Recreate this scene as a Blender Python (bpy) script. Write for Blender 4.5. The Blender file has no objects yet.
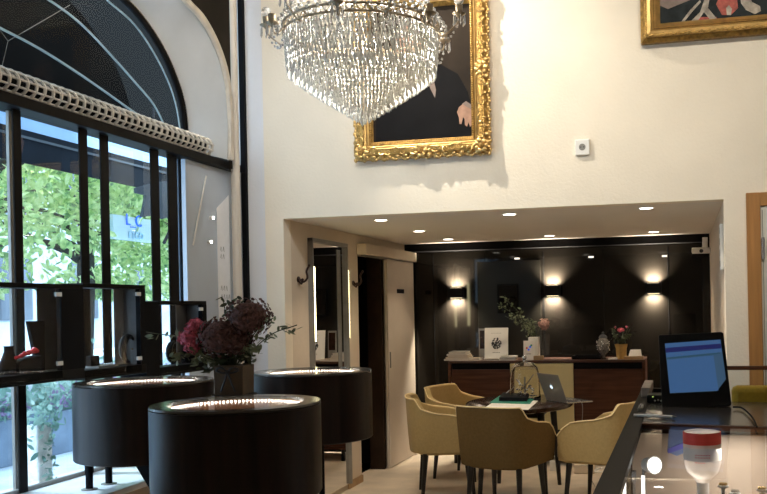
import bpy, bmesh, math, random
from mathutils import Vector, Matrix
random.seed(7)
PI = math.pi
C = bpy.context.scene.collection
# ------------------------------------------------------------------ camera
F, CX, CY, H, ROLL = 900., 479., 308., 1.5, .02
th = math.atan(202/900.)
FW = Vector((-math.sin(th), math.cos(th), 0)); RT = Vector((math.cos(th), math.sin(th), 0)); UP = Vector((0, 0, 1))
cr, sr = math.cos(ROLL), math.sin(ROLL)
def at(x, y, X=None, Y=None, Z=None, D=None):
    u = (x-CX)/F; v = (CY-y)/F
    r = FW + RT*(cr*u+sr*v) + UP*(-sr*u+cr*v)
    if X is not None: t = X/r.x
    elif Y is not None: t = Y/r.y
    elif Z is not None: t = (Z-H)/r.z
    else: t = D
    return Vector((r.x*t, r.y*t, H+r.z*t))
cam_d = bpy.data.cameras.new('camera'); cam = bpy.data.objects.new('camera', cam_d); C.objects.link(cam)
R_ = RT*cr-UP*sr; U_ = RT*sr+UP*cr
m = Matrix((( R_.x, U_.x, -FW.x, 0), (R_.y, U_.y, -FW.y, 0), (R_.z, U_.z, -FW.z, H), (0, 0, 0, 1)))
cam.matrix_world = m
cam_d.sensor_width = 36; cam_d.sensor_fit = 'HORIZONTAL'; cam_d.lens = F/767*36
cam_d.shift_x = -(CX-383.5)/767; cam_d.shift_y = (CY-247)/767; cam_d.clip_start = .02; cam_d.clip_end = 300
bpy.context.scene.camera = cam
# ------------------------------------------------------------------ materials
def mat(name, col, rough=.5, metal=0, spec=.5, emit=None, es=0, trans=0, noise=None, bump=None, coat=0, ior=1.45, alpha=1, sheen=0):
    M = bpy.data.materials.new(name); M.use_nodes = True; nt = M.node_tree; b = nt.nodes['Principled BSDF']
    col = tuple(col)+(1,) if len(col) == 3 else col
    b.inputs['Base Color'].default_value = col; b.inputs['Roughness'].default_value = rough; b.inputs['Metallic'].default_value = metal
    b.inputs['Specular IOR Level'].default_value = spec; b.inputs['Transmission Weight'].default_value = trans; b.inputs['IOR'].default_value = ior
    b.inputs['Coat Weight'].default_value = coat; b.inputs['Alpha'].default_value = alpha; b.inputs['Sheen Weight'].default_value = sheen
    if emit: b.inputs['Emission Color'].default_value = tuple(emit)+(1,); b.inputs['Emission Strength'].default_value = es
    tc = nt.nodes.new('ShaderNodeTexCoord')
    if noise:
        sc, amt = noise[0], noise[1]
        n = nt.nodes.new('ShaderNodeTexNoise'); n.inputs['Scale'].default_value = sc; n.inputs['Detail'].default_value = 6
        if len(noise) > 2:
            mp = nt.nodes.new('ShaderNodeMapping'); mp.inputs['Scale'].default_value = noise[2]
            nt.links.new(tc.outputs['Object'], mp.inputs[0]); nt.links.new(mp.outputs[0], n.inputs['Vector'])
        else: nt.links.new(tc.outputs['Object'], n.inputs['Vector'])
        r = nt.nodes.new('ShaderNodeValToRGB'); r.color_ramp.elements[0].position = .3; r.color_ramp.elements[1].position = .7
        r.color_ramp.elements[0].color = tuple(c*(1-amt) for c in col[:3])+(1,)
        r.color_ramp.elements[1].color = tuple(min(1, c*(1+amt)) for c in col[:3])+(1,)
        nt.links.new(n.outputs['Fac'], r.inputs[0]); nt.links.new(r.outputs[0], b.inputs['Base Color'])
    if bump:
        n2 = nt.nodes.new('ShaderNodeTexNoise'); n2.inputs['Scale'].default_value = bump[0]; n2.inputs['Detail'].default_value = 4
        nt.links.new(tc.outputs['Object'], n2.inputs['Vector'])
        bp = nt.nodes.new('ShaderNodeBump'); bp.inputs['Strength'].default_value = bump[1]; bp.inputs['Distance'].default_value = .01
        nt.links.new(n2.outputs['Fac'], bp.inputs['Height']); nt.links.new(bp.outputs[0], b.inputs['Normal'])
    return M
def glassmat(name, tint=(1, 1, 1), refl=.9, rough=.0):
    M = bpy.data.materials.new(name); M.use_nodes = True; nt = M.node_tree; nt.nodes.clear()
    o = nt.nodes.new('ShaderNodeOutputMaterial'); mx = nt.nodes.new('ShaderNodeMixShader'); t = nt.nodes.new('ShaderNodeBsdfTransparent')
    g = nt.nodes.new('ShaderNodeBsdfGlossy'); f = nt.nodes.new('ShaderNodeFresnel'); f.inputs['IOR'].default_value = 1.5
    mu = nt.nodes.new('ShaderNodeMath'); mu.operation = 'MULTIPLY'; mu.inputs[1].default_value = refl
    t.inputs[0].default_value = tuple(tint)+(1,); g.inputs['Roughness'].default_value = rough
    nt.links.new(f.outputs[0], mu.inputs[0]); nt.links.new(mu.outputs[0], mx.inputs[0]); nt.links.new(t.outputs[0], mx.inputs[1])
    nt.links.new(g.outputs[0], mx.inputs[2]); nt.links.new(mx.outputs[0], o.inputs[0]); return M
def emis(name, col, s): return mat(name, (0, 0, 0), emit=col, es=s)
M = {}
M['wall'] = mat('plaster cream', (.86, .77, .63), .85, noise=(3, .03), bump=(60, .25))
M['wallcool'] = mat('plaster cool white', (.76, .76, .78), .8, noise=(3, .03), bump=(60, .2))
M['reveal'] = mat('reveal paint', (.54, .60, .68), .6, noise=(4, .05))
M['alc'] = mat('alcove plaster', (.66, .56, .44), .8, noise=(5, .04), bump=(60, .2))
M['ceil'] = mat('ceiling paint', (.78, .72, .64), .9, noise=(2, .02))
M['floor'] = mat('stone floor', (.74, .63, .50), .38, noise=(4, .16), bump=(30, .05))
M['marble'] = mat('white marble', (.90, .93, .97), .35, noise=(9, .10))
M['riser'] = mat('tan riser', (.58, .46, .36), .6, noise=(8, .06))
M['blackpanel'] = mat('black glossy panel', (.0065, .0055, .0045), .04, spec=.36, noise=(1.2, .3))
M['black'] = mat('black satin', (.007, .007, .007), .4, spec=.2, noise=(20, .2))
M['matblack'] = mat('black matt', (.006, .006, .007), .7, spec=.12, noise=(9, .2))
M['mullion'] = mat('dark bronze metal', (.0045, .0035, .003), .5, spec=.12, noise=(20, .2))
M['drum'] = mat('dark wenge lacquer', (.014, .007, .0045), .38, spec=.3, noise=(30, .5, (1, 1, .05)), bump=(200, .05))
M['drumrim'] = mat('drum rim', (.065, .056, .048), .2, spec=.5, noise=(15, .2))
M['copper'] = mat('copper inner', (.35, .17, .09), .35, metal=.5, noise=(10, .1))
M['drumin'] = mat('drum lining', (.10, .095, .09), .5, noise=(14, .3))
M['led'] = emis('led white', (1, .95, .84), 20)
M['ledy'] = emis('led yellow', (1, .88, .48), 11)
M['dl'] = emis('downlight glow', (1, .93, .8), 14)
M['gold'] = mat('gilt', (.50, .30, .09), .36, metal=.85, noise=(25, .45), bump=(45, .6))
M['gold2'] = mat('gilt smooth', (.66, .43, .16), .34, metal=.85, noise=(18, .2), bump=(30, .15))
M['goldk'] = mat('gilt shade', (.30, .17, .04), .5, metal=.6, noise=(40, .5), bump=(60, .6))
M['moulding'] = mat('gilded plaster moulding', (.60, .52, .42), .45, noise=(12, .15))
M['spandrel'] = mat('dark spandrel paint', (.022, .017, .012), .8, spec=.1, noise=(3, .35))
M['pipe'] = mat('brushed tan metal', (.68, .61, .52), .4, metal=.1, noise=(10, .1, (4, 4, .1)))
M['canvasdark'] = mat('dark oil paint', (.030, .024, .020), .55, noise=(5, .3))
M['canvasback'] = mat('brown oil paint', (.026, .018, .012), .6, spec=.12, noise=(3, .4))
M['coat'] = mat('black coat paint', (.006, .0055, .006), .6, spec=.12, noise=(6, .3))
M['skin'] = mat('painted skin', (.36, .20, .13), .6, noise=(20, .2))
M['cuff'] = mat('painted linen', (.22, .16, .13), .6, noise=(20, .2))
M['slate'] = mat('painted slate', (.016, .020, .021), .6, spec=.15, noise=(14, .5))
M['ermine'] = mat('painted ermine', (.34, .29, .23), .6, noise=(25, .5))
M['redp'] = mat('painted red', (.36, .07, .045), .6, noise=(30, .4))
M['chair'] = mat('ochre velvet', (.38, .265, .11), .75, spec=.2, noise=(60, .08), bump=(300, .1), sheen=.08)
M['chair_highlight'] = mat('ochre piping highlight', (.72, .56, .30), .6, noise=(60, .08))  # paler than the velvet, rim highlight put into the colour
M['mustard'] = mat('mustard velvet', (.42, .27, .02), .8, noise=(50, .1), bump=(300, .1))
M['leg'] = mat('black stained wood', (.010, .008, .007), .4, noise=(30, .3))
M['table'] = mat('dark wood tabletop', (.025, .011, .007), .18, noise=(20, .4, (1, .15, 1)))
M['mahog'] = mat('mahogany', (.06, .024, .013), .35, noise=(12, .35, (.2, 1, 3)))
M['mahogd'] = mat('mahogany dark', (.085, .035, .020), .4, spec=.2, noise=(12, .35, (.2, 1, 3)))
M['cream'] = mat('cream lacquer', (.62, .52, .27), .5, noise=(6, .05))
M['doorp'] = mat('door paint', (.58, .50, .41), .7, noise=(3, .05))
M['doorw'] = mat('white door', (.78, .74, .68), .5, noise=(3, .02))
M['oak'] = mat('orange oak', (.40, .19, .06), .45, noise=(10, .2, (3, 3, .2)), bump=(60, .05))
M['baseb'] = mat('oak baseboard', (.38, .24, .12), .5, noise=(10, .2))
M['silver'] = mat('silver metal', (.60, .60, .62), .25, metal=.9, noise=(15, .05))
M['alu'] = mat('laptop aluminium', (.34, .30, .26), .35, metal=.6, noise=(15, .05))
M['grey'] = mat('grey metal', (.26, .25, .23), .4, metal=.4, noise=(15, .1))
M['white'] = mat('white plastic', (.82, .80, .76), .4, noise=(10, .02))
M['paper'] = mat('paper', (.80, .76, .70), .8, noise=(20, .03))
M['bannerw'] = mat('banner paper', (.92, .92, .93), .8, noise=(20, .02))
M['paperb'] = mat('beige paper', (.62, .52, .40), .8, noise=(20, .03))
M['ink'] = mat('ink', (.03, .03, .035), .7, noise=(60, .4))
M['blueink'] = mat('blue print', (.02, .12, .70), .6, noise=(10, .1), emit=(.02, .15, .9), es=.4)
M['greenf'] = mat('green folder', (.02, .22, .15), .5, noise=(10, .1))
M['mirror'] = mat('mirror glass', (.85, .85, .85), .01, metal=1, noise=(1, .01))
M['iron'] = mat('dark iron', (.025, .010, .008), .35, metal=.4, noise=(10, .2))
M['brass'] = mat('aged brass', (.36, .29, .20), .4, metal=.75, noise=(30, .4), bump=(80, .3))
M['crys'] = mat('crystal', (.98, .95, .89), .15, trans=.25, ior=1.5, spec=.9, noise=(40, .06))
M['crysb'] = mat('crystal bead', (.9, .9, .88), .05, trans=.7, ior=1.5, spec=.9, noise=(40, .06))
M['lattice'] = mat('lattice metal', (.62, .57, .50), .35, metal=.3, noise=(10, .1))
M['muntin'] = mat('pale teal bar', (.30, .38, .40), .35, metal=.2, noise=(10, .1))
M['smoke'] = mat('smoky brown side', (.19, .17, .16), .4, spec=.3, noise=(5, .3))
M['glass'] = glassmat('clear pane', (.95, .97, .98), .55)
M['caseglass'] = glassmat('case pane', (.95, .97, .98), .07)
M['wglass'] = glassmat('window pane', (.94, .97, .99), .12)
M['cloche'] = mat('cloche glass', (.97, .95, .88), .0, trans=1, ior=1.38, noise=(2, .01))
M['tintg'] = glassmat('case side glass', (.30, .30, .31), .8)
M['hyd'] = mat('dark burgundy petals', (.12, .055, .048), .8, noise=(60, .7))
M['pink'] = mat('pink petals', (.62, .14, .20), .8, noise=(60, .5))
M['palepink'] = mat('pale pink petals', (.50, .30, .25), .8, noise=(40, .3))
M['leaf'] = mat('eucalyptus leaf', (.17, .20, .11), .6, noise=(30, .4))
M['leafd'] = mat('dark leaf', (.045, .06, .028), .6, noise=(30, .4))
M['bag'] = mat('brown paper vase', (.09, .058, .032), .7, noise=(20, .15))
M['ribbon'] = mat('dark ribbon', (.02, .014, .012), .5, noise=(20, .1))
M['redcloth'] = mat('red cloth', (.75, .02, .03), .5, noise=(20, .2))
M['bluep'] = mat('purple blue print', (.12, .10, .42), .5, noise=(12, .3))
M['bluep2'] = mat('slate print', (.16, .20, .34), .5, noise=(12, .3))
M['plas'] = mat('translucent plastic', (.78, .72, .66), .25, trans=.35, noise=(10, .03))
M['redlab'] = mat('red label', (.65, .07, .06), .5, noise=(10, .1))
M['tan'] = mat('tan card', (.40, .26, .13), .7, noise=(20, .1))
M['terracotta'] = mat('ochre glazed pot', (.42, .25, .07), .4, noise=(20, .15))
M['dotted'] = mat('etched glass', (.30, .27, .24), .15, trans=.5, noise=(90, .6))
M['screen'] = emis('screen blue', (.06, .15, .34), .62)
M['screen2'] = emis('screen navy', (.02, .025, .14), .6)
M['screen3'] = emis('screen dim', (.035, .075, .13), 1.0)
M['screen4'] = emis('screen dark teal', (.02, .06, .10), 1.0)
M['logo'] = emis('lit logo', (.75, .9, 1), 1.6)
M['jew'] = mat('silver jewellery', (.75, .72, .7), .15, metal=1, noise=(30, .1))
M['jgold'] = mat('gold jewellery', (.8, .55, .2), .2, metal=1, noise=(30, .1))
M['casefloor'] = mat('display cloth', (.62, .50, .40), .8, noise=(10, .06))
# outdoors
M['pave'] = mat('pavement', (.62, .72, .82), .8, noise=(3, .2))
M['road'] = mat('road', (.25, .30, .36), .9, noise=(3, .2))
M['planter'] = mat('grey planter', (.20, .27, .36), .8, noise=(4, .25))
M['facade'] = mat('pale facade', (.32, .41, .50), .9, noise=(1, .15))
M['fwin'] = mat('facade window', (.07, .10, .14), .3, noise=(1, .3))
M['trunk'] = mat('bark', (.045, .042, .04), .9, noise=(10, .4))
M['awn'] = mat('slate awning', (.008, .012, .018), .9, spec=.1, noise=(2, .3))
M['awnstripe'] = mat('awning seam', (.035, .05, .065), .7, noise=(2, .3))
M['dome'] = mat('black awning dome', (.0012, .0012, .0012), .9, spec=.02, noise=(2, .3))
M['domeg'] = mat('dark grey awning cheek', (.0055, .0065, .0072), .9, spec=.05)
M['skyblue'] = mat('sky gap blue', (.26, .44, .72), .5, noise=(2, .15))
M['reflpot'] = mat('white reflection pot', (.85, .92, .95), .8, noise=(22, .35))
M['flag'] = mat('slate cloth', (.07, .085, .10), .8, noise=(4, .2))
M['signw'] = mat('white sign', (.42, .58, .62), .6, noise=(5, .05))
def leafmat(name, cols, nsc=3):
    Mx = bpy.data.materials.new(name); Mx.use_nodes = True; nt = Mx.node_tree; b = nt.nodes['Principled BSDF']
    n = nt.nodes.new('ShaderNodeTexNoise'); n.inputs['Scale'].default_value = nsc; n.inputs['Detail'].default_value = 8
    tc = nt.nodes.new('ShaderNodeTexCoord'); nt.links.new(tc.outputs['Object'], n.inputs['Vector'])
    r = nt.nodes.new('ShaderNodeValToRGB'); el = r.color_ramp.elements
    for i, c in enumerate(cols):
        p = .3+.4*i/(len(cols)-1)
        if i < 2: e = el[i]; e.position = p
        else: e = el.new(p)
        e.color = tuple(c)+(1,)
    nt.links.new(n.outputs['Fac'], r.inputs[0]); nt.links.new(r.outputs[0], b.inputs['Base Color']); b.inputs['Roughness'].default_value = .6
    t = nt.nodes.new('ShaderNodeBsdfTranslucent'); nt.links.new(r.outputs[0], t.inputs[0]); mx = nt.nodes.new('ShaderNodeMixShader'); mx.inputs[0].default_value = .45
    nt.links.new(b.outputs[0], mx.inputs[1]); nt.links.new(t.outputs[0], mx.inputs[2]); nt.links.new(mx.outputs[0], nt.nodes['Material Output'].inputs[0])
    return Mx
M['tree'] = leafmat('tree leaves', [(.07, .16, .08), (.34, .52, .22), (.66, .78, .36), (.84, .92, .62)], 7)
M['bush'] = leafmat('bush leaves', [(.06, .16, .14), (.25, .42, .36), (.60, .75, .72)])
M['purpleb'] = leafmat('purple flowers', [(.16, .12, .25), (.34, .25, .42), (.5, .42, .6)])
# ------------------------------------------------------------------ mesh helpers
def B(): return bmesh.new()
def box(b, x0, x1, y0, y1, z0, z1):
    v = [b.verts.new(p) for p in ((x0, y0, z0), (x1, y0, z0), (x1, y1, z0), (x0, y1, z0), (x0, y0, z1), (x1, y0, z1), (x1, y1, z1), (x0, y1, z1))]
    for f in ((0, 3, 2, 1), (4, 5, 6, 7), (0, 1, 5, 4), (1, 2, 6, 5), (2, 3, 7, 6), (3, 0, 4, 7)): b.faces.new([v[i] for i in f])
    return v
def obox(b, o, ax, ay, az):
    """box from corner o spanned by vectors"""
    o, ax, ay, az = Vector(o), Vector(ax), Vector(ay), Vector(az)
    v = [b.verts.new(p) for p in (o, o+ax, o+ax+ay, o+ay, o+az, o+ax+az, o+ax+ay+az, o+ay+az)]
    for f in ((0, 3, 2, 1), (4, 5, 6, 7), (0, 1, 5, 4), (1, 2, 6, 5), (2, 3, 7, 6), (3, 0, 4, 7)): b.faces.new([v[i] for i in f])
def frame_of(d):
    d = Vector(d).normalized(); a = Vector((0, 0, 1)) if abs(d.z) < .9 else Vector((1, 0, 0))
    u = d.cross(a).normalized(); return u, d.cross(u).normalized()
def tube(b, pts, r, seg=8, closed=False, radii=None, flat=1):
    pts = [Vector(p) for p in pts]; n = len(pts); rings = []
    pu = None
    for i, p in enumerate(pts):
        if closed: d = pts[(i+1) % n]-pts[i-1]
        else: d = pts[min(i+1, n-1)]-pts[max(i-1, 0)]
        if pu is None: u, v = frame_of(d)
        else:
            dn = d.normalized(); u = (pu-dn*pu.dot(dn))
            u = u.normalized() if u.length > 1e-6 else frame_of(d)[0]; v = dn.cross(u)
        pu = u; rr = radii[i] if radii else r
        rings.append([b.verts.new(p+u*math.cos(2*PI*k/seg)*rr+v*math.sin(2*PI*k/seg)*rr*flat) for k in range(seg)])
    for i in range(n if closed else n-1):
        a, c = rings[i], rings[(i+1) % n]
        for k in range(seg): b.faces.new((a[k], a[(k+1) % seg], c[(k+1) % seg], c[k]))
    if not closed: b.faces.new(rings[0][::-1]); b.faces.new(rings[-1])
def lathe(b, prof, c=(0, 0, 0), seg=32, sx=1, sy=1, capb=True, capt=True):
    c = Vector(c); rings = []
    for r, z in prof: rings.append([b.verts.new(c+Vector((math.cos(2*PI*k/seg)*r*sx, math.sin(2*PI*k/seg)*r*sy, z))) for k in range(seg)])
    for a, d in zip(rings, rings[1:]):
        for k in range(seg): b.faces.new((a[k], a[(k+1) % seg], d[(k+1) % seg], d[k]))
    if capb: b.faces.new(rings[0][::-1])
    if capt: b.faces.new(rings[-1])
def prism(b, pts, d):
    """extrude polygon pts (3D) by vector d"""
    d = Vector(d); a = [b.verts.new(Vector(p)) for p in pts]; c = [b.verts.new(Vector(p)+d) for p in pts]; n = len(a)
    b.faces.new(a); b.faces.new(c[::-1])
    for i in range(n): b.faces.new((a[i], c[i], c[(i+1) % n], a[(i+1) % n]))
def ball(b, c, r, sub=1, s=(1, 1, 1)):
    mt = Matrix.Translation(Vector(c)) @ Matrix.Diagonal((s[0], s[1], s[2], 1)); bmesh.ops.create_icosphere(b, subdivisions=sub, radius=r, matrix=mt)
def disc(b, c, r, n=(0, 0, 1), seg=20, h=.001, sx=1):
    u, v = frame_of(n); c = Vector(c); n = Vector(n).normalized()
    prism(b, [c+u*math.cos(2*PI*k/seg)*r*sx+v*math.sin(2*PI*k/seg)*r for k in range(seg)], n*h)
def obj(name, b, material, parent=None, smooth=False, bevel=0, world=True, loc=None):
    bmesh.ops.recalc_face_normals(b, faces=b.faces)
    if loc is None and parent is None and world and len(b.verts):
        xs = [v.co.x for v in b.verts]; ys = [v.co.y for v in b.verts]; zs = [v.co.z for v in b.verts]
        loc = Vector(((min(xs)+max(xs))/2, (min(ys)+max(ys))/2, min(zs)))
        bmesh.ops.translate(b, verts=b.verts, vec=-loc)
    if parent is not None and world:
        p = parent; off = Vector((0, 0, 0))
        while p: off += p.location; p = p.parent
        bmesh.ops.translate(b, verts=b.verts, vec=-off)
    me = bpy.data.meshes.new(name); b.to_mesh(me); b.free()
    if smooth:
        for f in me.polygons: f.use_smooth = True
        try: me.set_sharp_from_angle(angle=math.radians(40))
        except Exception: pass
    o = bpy.data.objects.new(name, me); C.objects.link(o); me.materials.append(M[material] if isinstance(material, str) else material)
    if parent is not None: o.parent = parent
    elif loc is not None: o.location = loc
    if bevel:
        md = o.modifiers.new('bevel', 'BEVEL'); md.width = bevel; md.segments = 2; md.limit_method = 'ANGLE'
    return o
def tag(o, label=None, cat=None, group=None, kind=None):
    if label: o['label'] = label
    if cat: o['category'] = cat
    if group: o['group'] = group
    if kind: o['kind'] = kind
    return o
def thing(name, label, cat, loc=(0, 0, 0), rz=0, group=None):
    o = bpy.data.objects.new(name, None); C.objects.link(o); o.location = loc; o.rotation_euler = (0, 0, rz); o.empty_display_size = .1
    return tag(o, label, cat, group)
def struct(name, b, m_, parent=None, **k):
    o = obj(name, b, m_, parent, **k)
    if parent is None: o['kind'] = 'structure'
    return o
def sbox(name, m_, *a):
    b = B(); box(b, *a); return struct(name, b, m_)
def copy_tree(o, parent=None):
    c = o.copy(); C.objects.link(c)
    if parent is not None: c.parent = parent
    for ch in [x for x in bpy.data.objects if x.parent == o]: copy_tree(ch, c)
    return c
def textmesh(name, body, size, material, parent, mtx, extrude=.0005):
    cu = bpy.data.curves.new(name, 'FONT'); cu.body = body; cu.size = size; cu.extrude = extrude; cu.align_x = 'CENTER'; cu.align_y = 'CENTER'
    t = bpy.data.objects.new(name+'_tmp', cu); C.objects.link(t); dg = bpy.context.evaluated_depsgraph_get()
    me = bpy.data.meshes.new_from_object(t.evaluated_get(dg)); bpy.data.objects.remove(t); bpy.data.curves.remove(cu)
    me.transform(mtx); p = parent; off = Vector((0, 0, 0))
    while p: off += p.location; p = p.parent
    me.transform(Matrix.Translation(-off)); me.materials.clear(); me.materials.append(M[material])
    o = bpy.data.objects.new(name, me); C.objects.link(o); o.parent = parent; return o
def smooth_pts(pts, n=6):
    """Catmull-Rom"""
    P = [Vector(p) for p in pts]; P = [P[0]*2-P[1]]+P+[P[-1]*2-P[-2]]; out = []
    for i in range(1, len(P)-2):
        for k in range(n):
            t = k/n; a, b_, c, d = P[i-1], P[i], P[i+1], P[i+2]
            out.append(.5*((2*b_)+(c-a)*t+(2*a-5*b_+4*c-d)*t*t+(3*b_-a-3*c+d)*t**3))
    out.append(P[-2]); return out
# ------------------------------------------------------------------ room shell
XL, XR, YW, YB, ZA = -2.76, .28, 5.97, 9.0, 2.165
XW = -3.1; CE = 5.3; XR2 = 3.6; YN = -3.0
sbox('floor', 'floor', -3.1, XR2, YN, YB+.1, -.1, 0)
sbox('ceiling', 'ceil', -3.4, XR2+.2, YN-.2, YW+.2, CE, CE+.15)
b = B(); box(b, -2.90, XL, YW, YW+.12, 0, CE); box(b, XL, XR, YW, YW+.12, ZA, CE); box(b, XR, XR2, YW, YW+.12, 0, CE)
struct('wall_front', b, 'wall')
sbox('wall_corner', 'wallcool', -3.12, -2.90, YW, YW+.12, 0, CE)
sbox('wall_right', 'wall', XR2, XR2+.15, YN, YW+.12, 0, CE)
sbox('wall_back', 'wall', -3.3, XR2, YN-.15, YN, 0, CE)
# alcove
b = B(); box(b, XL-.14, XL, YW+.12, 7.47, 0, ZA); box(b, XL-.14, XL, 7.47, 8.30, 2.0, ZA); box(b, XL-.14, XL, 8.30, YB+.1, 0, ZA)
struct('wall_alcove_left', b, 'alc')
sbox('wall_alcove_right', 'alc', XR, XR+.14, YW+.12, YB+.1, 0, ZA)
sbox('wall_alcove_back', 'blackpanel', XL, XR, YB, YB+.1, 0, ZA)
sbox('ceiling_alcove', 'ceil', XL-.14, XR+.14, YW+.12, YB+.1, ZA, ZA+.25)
b = B(); box(b, -3.5, XL-.13, 7.40, 7.43, 0, 2.1); box(b, -3.5, XL-.13, 8.36, 8.39, 0, 2.1); box(b, -3.53, -3.5, 7.40, 8.39, 0, 2.1); box(b, -3.53, XL-.13, 7.4, 8.39, 2.1, 2.13); box(b, -3.53, XL-.14, 7.4, 8.39, -.02, 0.0)
struct('wall_side_room', b, 'matblack')
b = B(); box(b, XL-.13, XL+.012, 8.06, 8.11, 0, 2.0); struct('trim_1', b, mat('dark jamb', (.03, .017, .010), .7, spec=.1, noise=(8, .2)))
b = B(); box(b, XL, XL+.015, 7.13, 7.47, 0, .06); struct('baseboard_left', b, 'baseb')
# black bulkhead strip over the panels
b = B(); box(b, XL+.005, XR-.005, YB-.16, YB, 2.09, ZA); struct('trim_2', b, 'matblack')
# panel seams
b = B()
for x in (-2.5, -1.95, -1.35, -.75, -.12): box(b, x, x+.006, YB-.004, YB, 0, 2.06)
struct('trim_3', b, 'matblack')
# ------------------------------------------------------------------ window wall
sbox('wall_left', 'wallcool', -3.3, XW, YN, 2.6, 0, CE)
b = B(); box(b, -3.13, XW, 5.25, YW, .6, 2.50); struct('wall_reveal', b, 'reveal')
b = B(); box(b, -3.3, -2.68, 2.6, YW, 0, .625); struct('wall_platform', b, 'riser')
b = B(); box(b, -3.15, -2.67, 2.6, YW, .625, .655); struct('floor_platform', b, 'marble', bevel=.004)
# arch geometry on the window wall: outline as (Y,Z)
def pl(pts, X): return [at(px, py, X=X) for px, py in pts]
XG, XA = -3.02, -3.22
Gp = pl([(184, 0), (202, 20), (217, 49), (226, 81), (229.5, 121), (229.5, 160)], XG)
Gp = [Vector((XG, 2.9, 3.1)), Vector((XG, 3.4, 3.42)), Vector((XG, 4.1, 3.60)), Vector((XG, 4.75, 3.62))]+Gp
Op = pl([(124, 0), (145, 24), (163, 53), (175, 81), (182, 105), (185, 130), (186, 150)], XA)
Op = [Vector((XA, 2.9, 2.9)), Vector((XA, 3.3, 3.28)), Vector((XA, 3.9, 3.46)), Vector((XA, 4.4, 3.47))]+Op
Gs = smooth_pts(Gp, 8); Os = smooth_pts(Op, 8)
def resample(P, n):
    L = [0]
    for a, c in zip(P, P[1:]): L.append(L[-1]+(c-a).length)
    out = []
    for i in range(n):
        t = L[-1]*i/(n-1); j = max(k for k in range(len(L)) if L[k] <= t+1e-9); j = min(j, len(P)-2)
        s = (t-L[j])/max(1e-9, L[j+1]-L[j]); out.append(P[j].lerp(P[j+1], s))
    return out
Gr, Or = resample(Gs, 60), resample(Os, 60)
b = B(); rows = []
for g, o_ in zip(Gr, Or): rows.append([b.verts.new(g.lerp(o_, t)) for t in (0, .5, 1)])
for r0, r1 in zip(rows, rows[1:]):
    for k in range(2): b.faces.new((r0[k], r0[k+1], r1[k+1], r1[k]))
struct('wall_arch_soffit', b, mat('soffit paint', (.56, .57, .57), .7, noise=(4, .06)), smooth=True)
# inner lighter band of the soffit near the moulding
# spandrel: region outside G up to the ceiling
b = B(); top = []
for g in Gr: top.append((b.verts.new(g), b.verts.new(Vector((XG, g.y, CE)))))
for a, c in zip(top, top[1:]):
    if c[0].co.y > a[0].co.y+1e-5: b.faces.new((a[0], a[1], c[1], c[0]))
ye = max(g.y for g in Gr)
box(b, XG-.01, XG, ye-.002, ye+.03, 2.5, CE); box(b, XG-.01, XG, 2.55, 2.9, 2.5, CE)
box(b, -3.30, -3.28, 2.5, YW, 3.9, CE)
struct('wall_spandrel', b, 'spandrel')
b = B()
for dx, r in ((0, .020), (.02, .011), (-.012, .010)):
    pts = [g+Vector((.006+dx*.3, 0, 0))+(Vector((0, 4.4, 2.6))-Vector((0, g.y, g.z))).normalized()*(-dx) for g in Gs]
    tube(b, pts, r, 8)
struct('trim_4', b, 'moulding', smooth=True)
# transom beam
b = B(); box(b, XW-.10, XW+.05, 2.55, YW-.06, 2.50, 2.555); struct('trim_5', b, 'mullion', bevel=.004)
# lunette glazing
w = thing('window_1', None, None, (XA, 4.4, 2.55)); w['kind'] = 'structure'; 
b = B(); tube(b, Os, .022, 8); obj('window_frame', b, 'mullion', w, smooth=True)
b = B(); tube(b, [p+Vector((.022, .006, .006)) for p in Os], .004, 6); tag(obj('frame_edge', b, 'silver', w, smooth=True), 'thin bright metal edge of the arched frame')
for pts in ([(107, 0), (134, 24), (154, 53), (168, 81), (176, 105), (180, 130), (181, 150)], [(0, -28), (49, 0), (81, 24), (109, 53), (134, 81), (154, 105), (166, 130), (172, 150)], [(-40, 10), (0, 28), (40, 49), (81, 75), (121, 103), (150, 124), (165, 140)]):
    b = B(); tube(b, smooth_pts(pl(pts, XA-.01), 6), .006, 6); obj('glazing_bar', b, 'muntin', w, smooth=True)
b = B(); vs = [b.verts.new(p+Vector((-.02, 0, 0))) for p in Or]+[b.verts.new((XA-.02, Or[-1].y, 2.5)), b.verts.new((XA-.02, 2.9, 2.5))]
b.faces.new(vs); obj('pane', b, 'wglass', w)
b = B(); tube(b, pl([(70, 5), (8, 41)], XA+.03), .0012, 4); tube(b, pl([(8, 41), (0, 75)], XA+.03), .0012, 4); tube(b, pl([(8, 41), (-6, 22)], XA+.03), .0012, 4)
obj('hanging_wire', b, 'grey', w)
# mullions
w = thing('window_2', None, None, (XW, 3.9, .66)); w['kind'] = 'structure'
def mull(px0, px1, m_='mullion', X=XW, dep=.022, z0=.655, z1=2.50, name='mullion'):
    a = at(px0, 260, X=X).y; c = at(px1, 260, X=X).y
    b = B(); box(b, X-dep/2, X+dep/2-.012, a, c, z0, z1); obj(name, b, m_, w, bevel=.002)
mull(16, 24); mull(82, 90); mull(103, 111); mull(153, 161); mull(170, 179)
mull(11, 15, 'grey', XW-.05, .03); mull(184, 187, 'mullion', XW-.03, .06)
mull(179.5, 183, mat('blue grey post', (.07, .10, .14), .4, noise=(5, .1)), XW-.05, .03)
b = B(); box(b, XW-.06, XW-.055, 2.62, 5.24, .68, 2.5); obj('pane', b, 'wglass', w)
b = B(); box(b, XW-.03, XW-.008, 2.62, 5.25, .655, .675); obj('bottom_rail', b, 'grey', w)
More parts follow.
